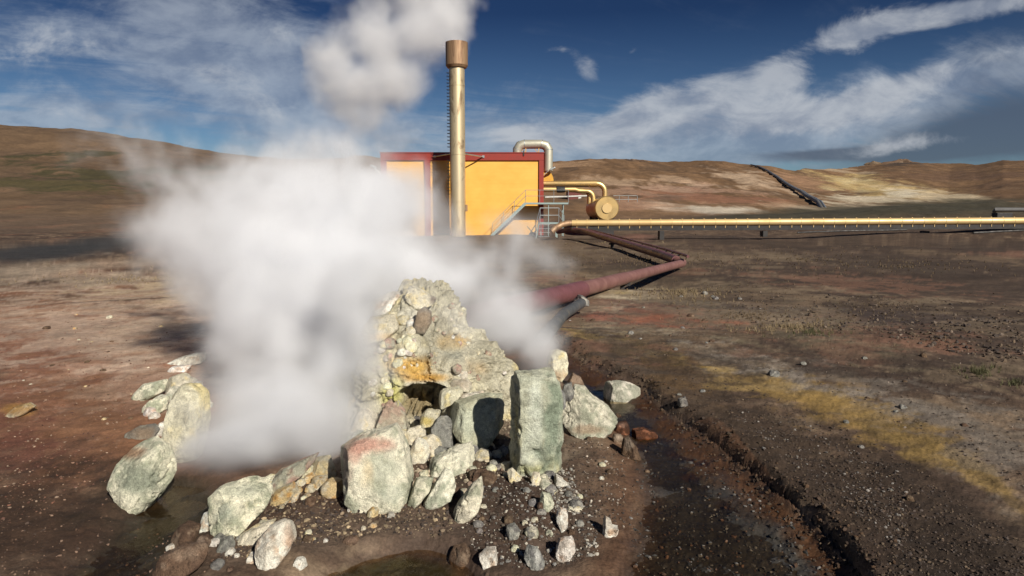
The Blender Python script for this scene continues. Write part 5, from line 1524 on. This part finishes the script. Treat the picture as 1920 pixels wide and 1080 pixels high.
def ell(u, v, ru, rv, rot, wt):
    a, y, z = ray(u, v)
    cx0, cz0 = a / y, z / y
    ca, sa = math.cos(math.radians(rot)), math.sin(math.radians(rot))
    px = nt.m('SUBTRACT', X_, cx0); pz = nt.m('SUBTRACT', Z_, cz0)
    # image v runs down, so the angle is given as seen
    qx = nt.m('MULTIPLY', nt.m('ADD', nt.m('MULTIPLY', px, ca), nt.m('MULTIPLY', pz, sa)), F / ru)
    qz = nt.m('MULTIPLY', nt.m('SUBTRACT', nt.m('MULTIPLY', pz, ca), nt.m('MULTIPLY', px, sa)), F / rv)
    r2 = nt.m('ADD', nt.m('MULTIPLY', qx, qx), nt.m('MULTIPLY', qz, qz))
    return nt.m('MULTIPLY', nt.m('EXPONENT', nt.m('MULTIPLY', r2, -1.0)), wt)


def field(lst):
    f = None
    for e_ in lst:
        k = ell(*e_); f = k if f is None else nt.m('ADD', f, k)
    return nt.m('MULTIPLY', f, frontm)


wisp = field([(60, 80, 190, 110, 0, .6), (330, 110, 260, 40, -20, .6), (520, 180, 200, 30, -10, .5), (200, 190, 260, 60, 15, .5), (430, 150, 200, 70, -25, .75), (480, 60, 220, 60, -30, .55), (350, 30, 200, 50, -25, .4), (570, 110, 130, 120, -40, .5), (100, 220, 220, 30, 0, .6), (420, 220, 200, 30, 0, .5),
              (1050, 255, 170, 40, 0, 1.0), (1130, 290, 260, 24, 0, .9), (1320, 285, 240, 24, 0, .9), (700, 270, 260, 40, 0, .6), (960, 210, 110, 70, 0, .5), (1290, 240, 220, 60, 8, .7), (1500, 230, 300, 50, 12, .85), (1350, 265, 260, 30, 3, .8), (1150, 280, 200, 20, 0, .8), (1700, 190, 300, 50, 16, .75), (1850, 120, 200, 60, 20, .6)])
puff = field([(1290, 185, 110, 36, 6, 1.1), (1180, 225, 120, 22, 4, .7), (1450, 240, 180, 34, 10, .8), (1620, 190, 180, 34, 16, .75), (1780, 130, 160, 30, 18, .7), (1000, 200, 70, 20, 0, .5), (1350, 90, 60, 12, 10, .4), (420, 150, 120, 44, -22, .6), (520, 60, 130, 40, -30, .5), (120, 90, 160, 60, 5, .5), (280, 210, 200, 22, 0, .5), (1400, 215, 150, 34, 8, .8), (1080, 265, 120, 26, 0, .8), (1220, 205, 60, 25, 0, .6), (1470, 145, 62, 26, 14, .9), (1600, 65, 120, 30, 18, 1.0), (1750, 30, 150, 26, 12, 1.0), (1880, 10, 140, 26, 8, .9), (1100, 135, 30, 20, -38, .85), (1050, 93, 36, 10, 5, .6), (1185, 97, 16, 8, 25, .5), (1210, 239, 22, 7, 0, .7),
              (1720, 268, 110, 16, 8, .8), (960, 250, 60, 30, 0, .6), (880, 40, 50, 40, 0, .35)])
veil = field([(1880, 220, 260, 70, 14, .8), (1780, 262, 260, 30, 10, .5), (1920, 60, 160, 60, 20, .45), (1640, 288, 220, 9, 3, .9), (1560, 285, 160, 7, 2, .6), (1740, 288, 110, 10, 6, .6), (1920, 280, 200, 60, 0, .5)])
cw = nt.rng(nt.m('ADD', nt.m('MULTIPLY', wisp, .62), nt.m('MULTIPLY', nt.m('SUBTRACT', nt.m('ADD', nt.m('MULTIPLY', nW, .5), nt.m('MULTIPLY', nP, .5)), .5), 3.0)), -.02, .85, 0, 1, True)
cw = nt.m('MULTIPLY', cw, nt.rng(wisp, .03, .4, .14, 1, True))
cp = nt.rng(nt.m('ADD', nt.m('MULTIPLY', puff, .8), nt.m('MULTIPLY', nt.m('SUBTRACT', nP, .5), 2.4)), .30, .95, 0, 1, True)
cp = nt.m('MULTIPLY', cp, nt.rng(puff, .05, .3, 0, 1, True))
cv = nt.rng(nt.m('ADD', nt.m('MULTIPLY', veil, .8), nt.m('MULTIPLY', nt.m('SUBTRACT', nW, .5), .7)), .1, .9, 0, 1, True)
# sky colour: deepen the polarised blue overhead
el_ = nt.rng(dz, 0.02, .27, 0, 1)
grade = nt.mix(el_, c4((.62, .80, 1.0)), c4((.13, .21, .36)))
skyc = nt.mix(1.0, sky.outputs[0], grade, 'MULTIPLY')
k = nt.mix(nt.m('MULTIPLY', cw, .66), skyc, white1)
k = nt.mix(nt.m('MULTIPLY', cv, .75), k, c4((1.25, 1.55, 2.2)))
k = nt.mix(nt.m('MULTIPLY', cp, .75), k, white2)
nt.put(bg.inputs['Color'], k)
bg.inputs['Strength'].default_value = .055

# ------------------------------------------------------------------ render settings
S.render.engine = 'CYCLES'
S.view_settings.view_transform = 'Standard'; S.view_settings.look = 'None'; S.view_settings.exposure = 0.2; S.view_settings.gamma = 1.0
S.view_settings.use_curve_mapping = False
S.cycles.max_bounces = 18; S.cycles.volume_bounces = 16; S.cycles.diffuse_bounces = 3; S.cycles.glossy_bounces = 3; S.cycles.transparent_max_bounces = 12; S.cycles.transmission_bounces = 4
S.cycles.volume_step_rate = 1.5; S.cycles.volume_max_steps = 512
S.cycles.use_adaptive_sampling = True; S.cycles.adaptive_threshold = .02
S.cycles.use_denoising = True
S.cycles.caustics_reflective = False; S.cycles.caustics_refractive = False
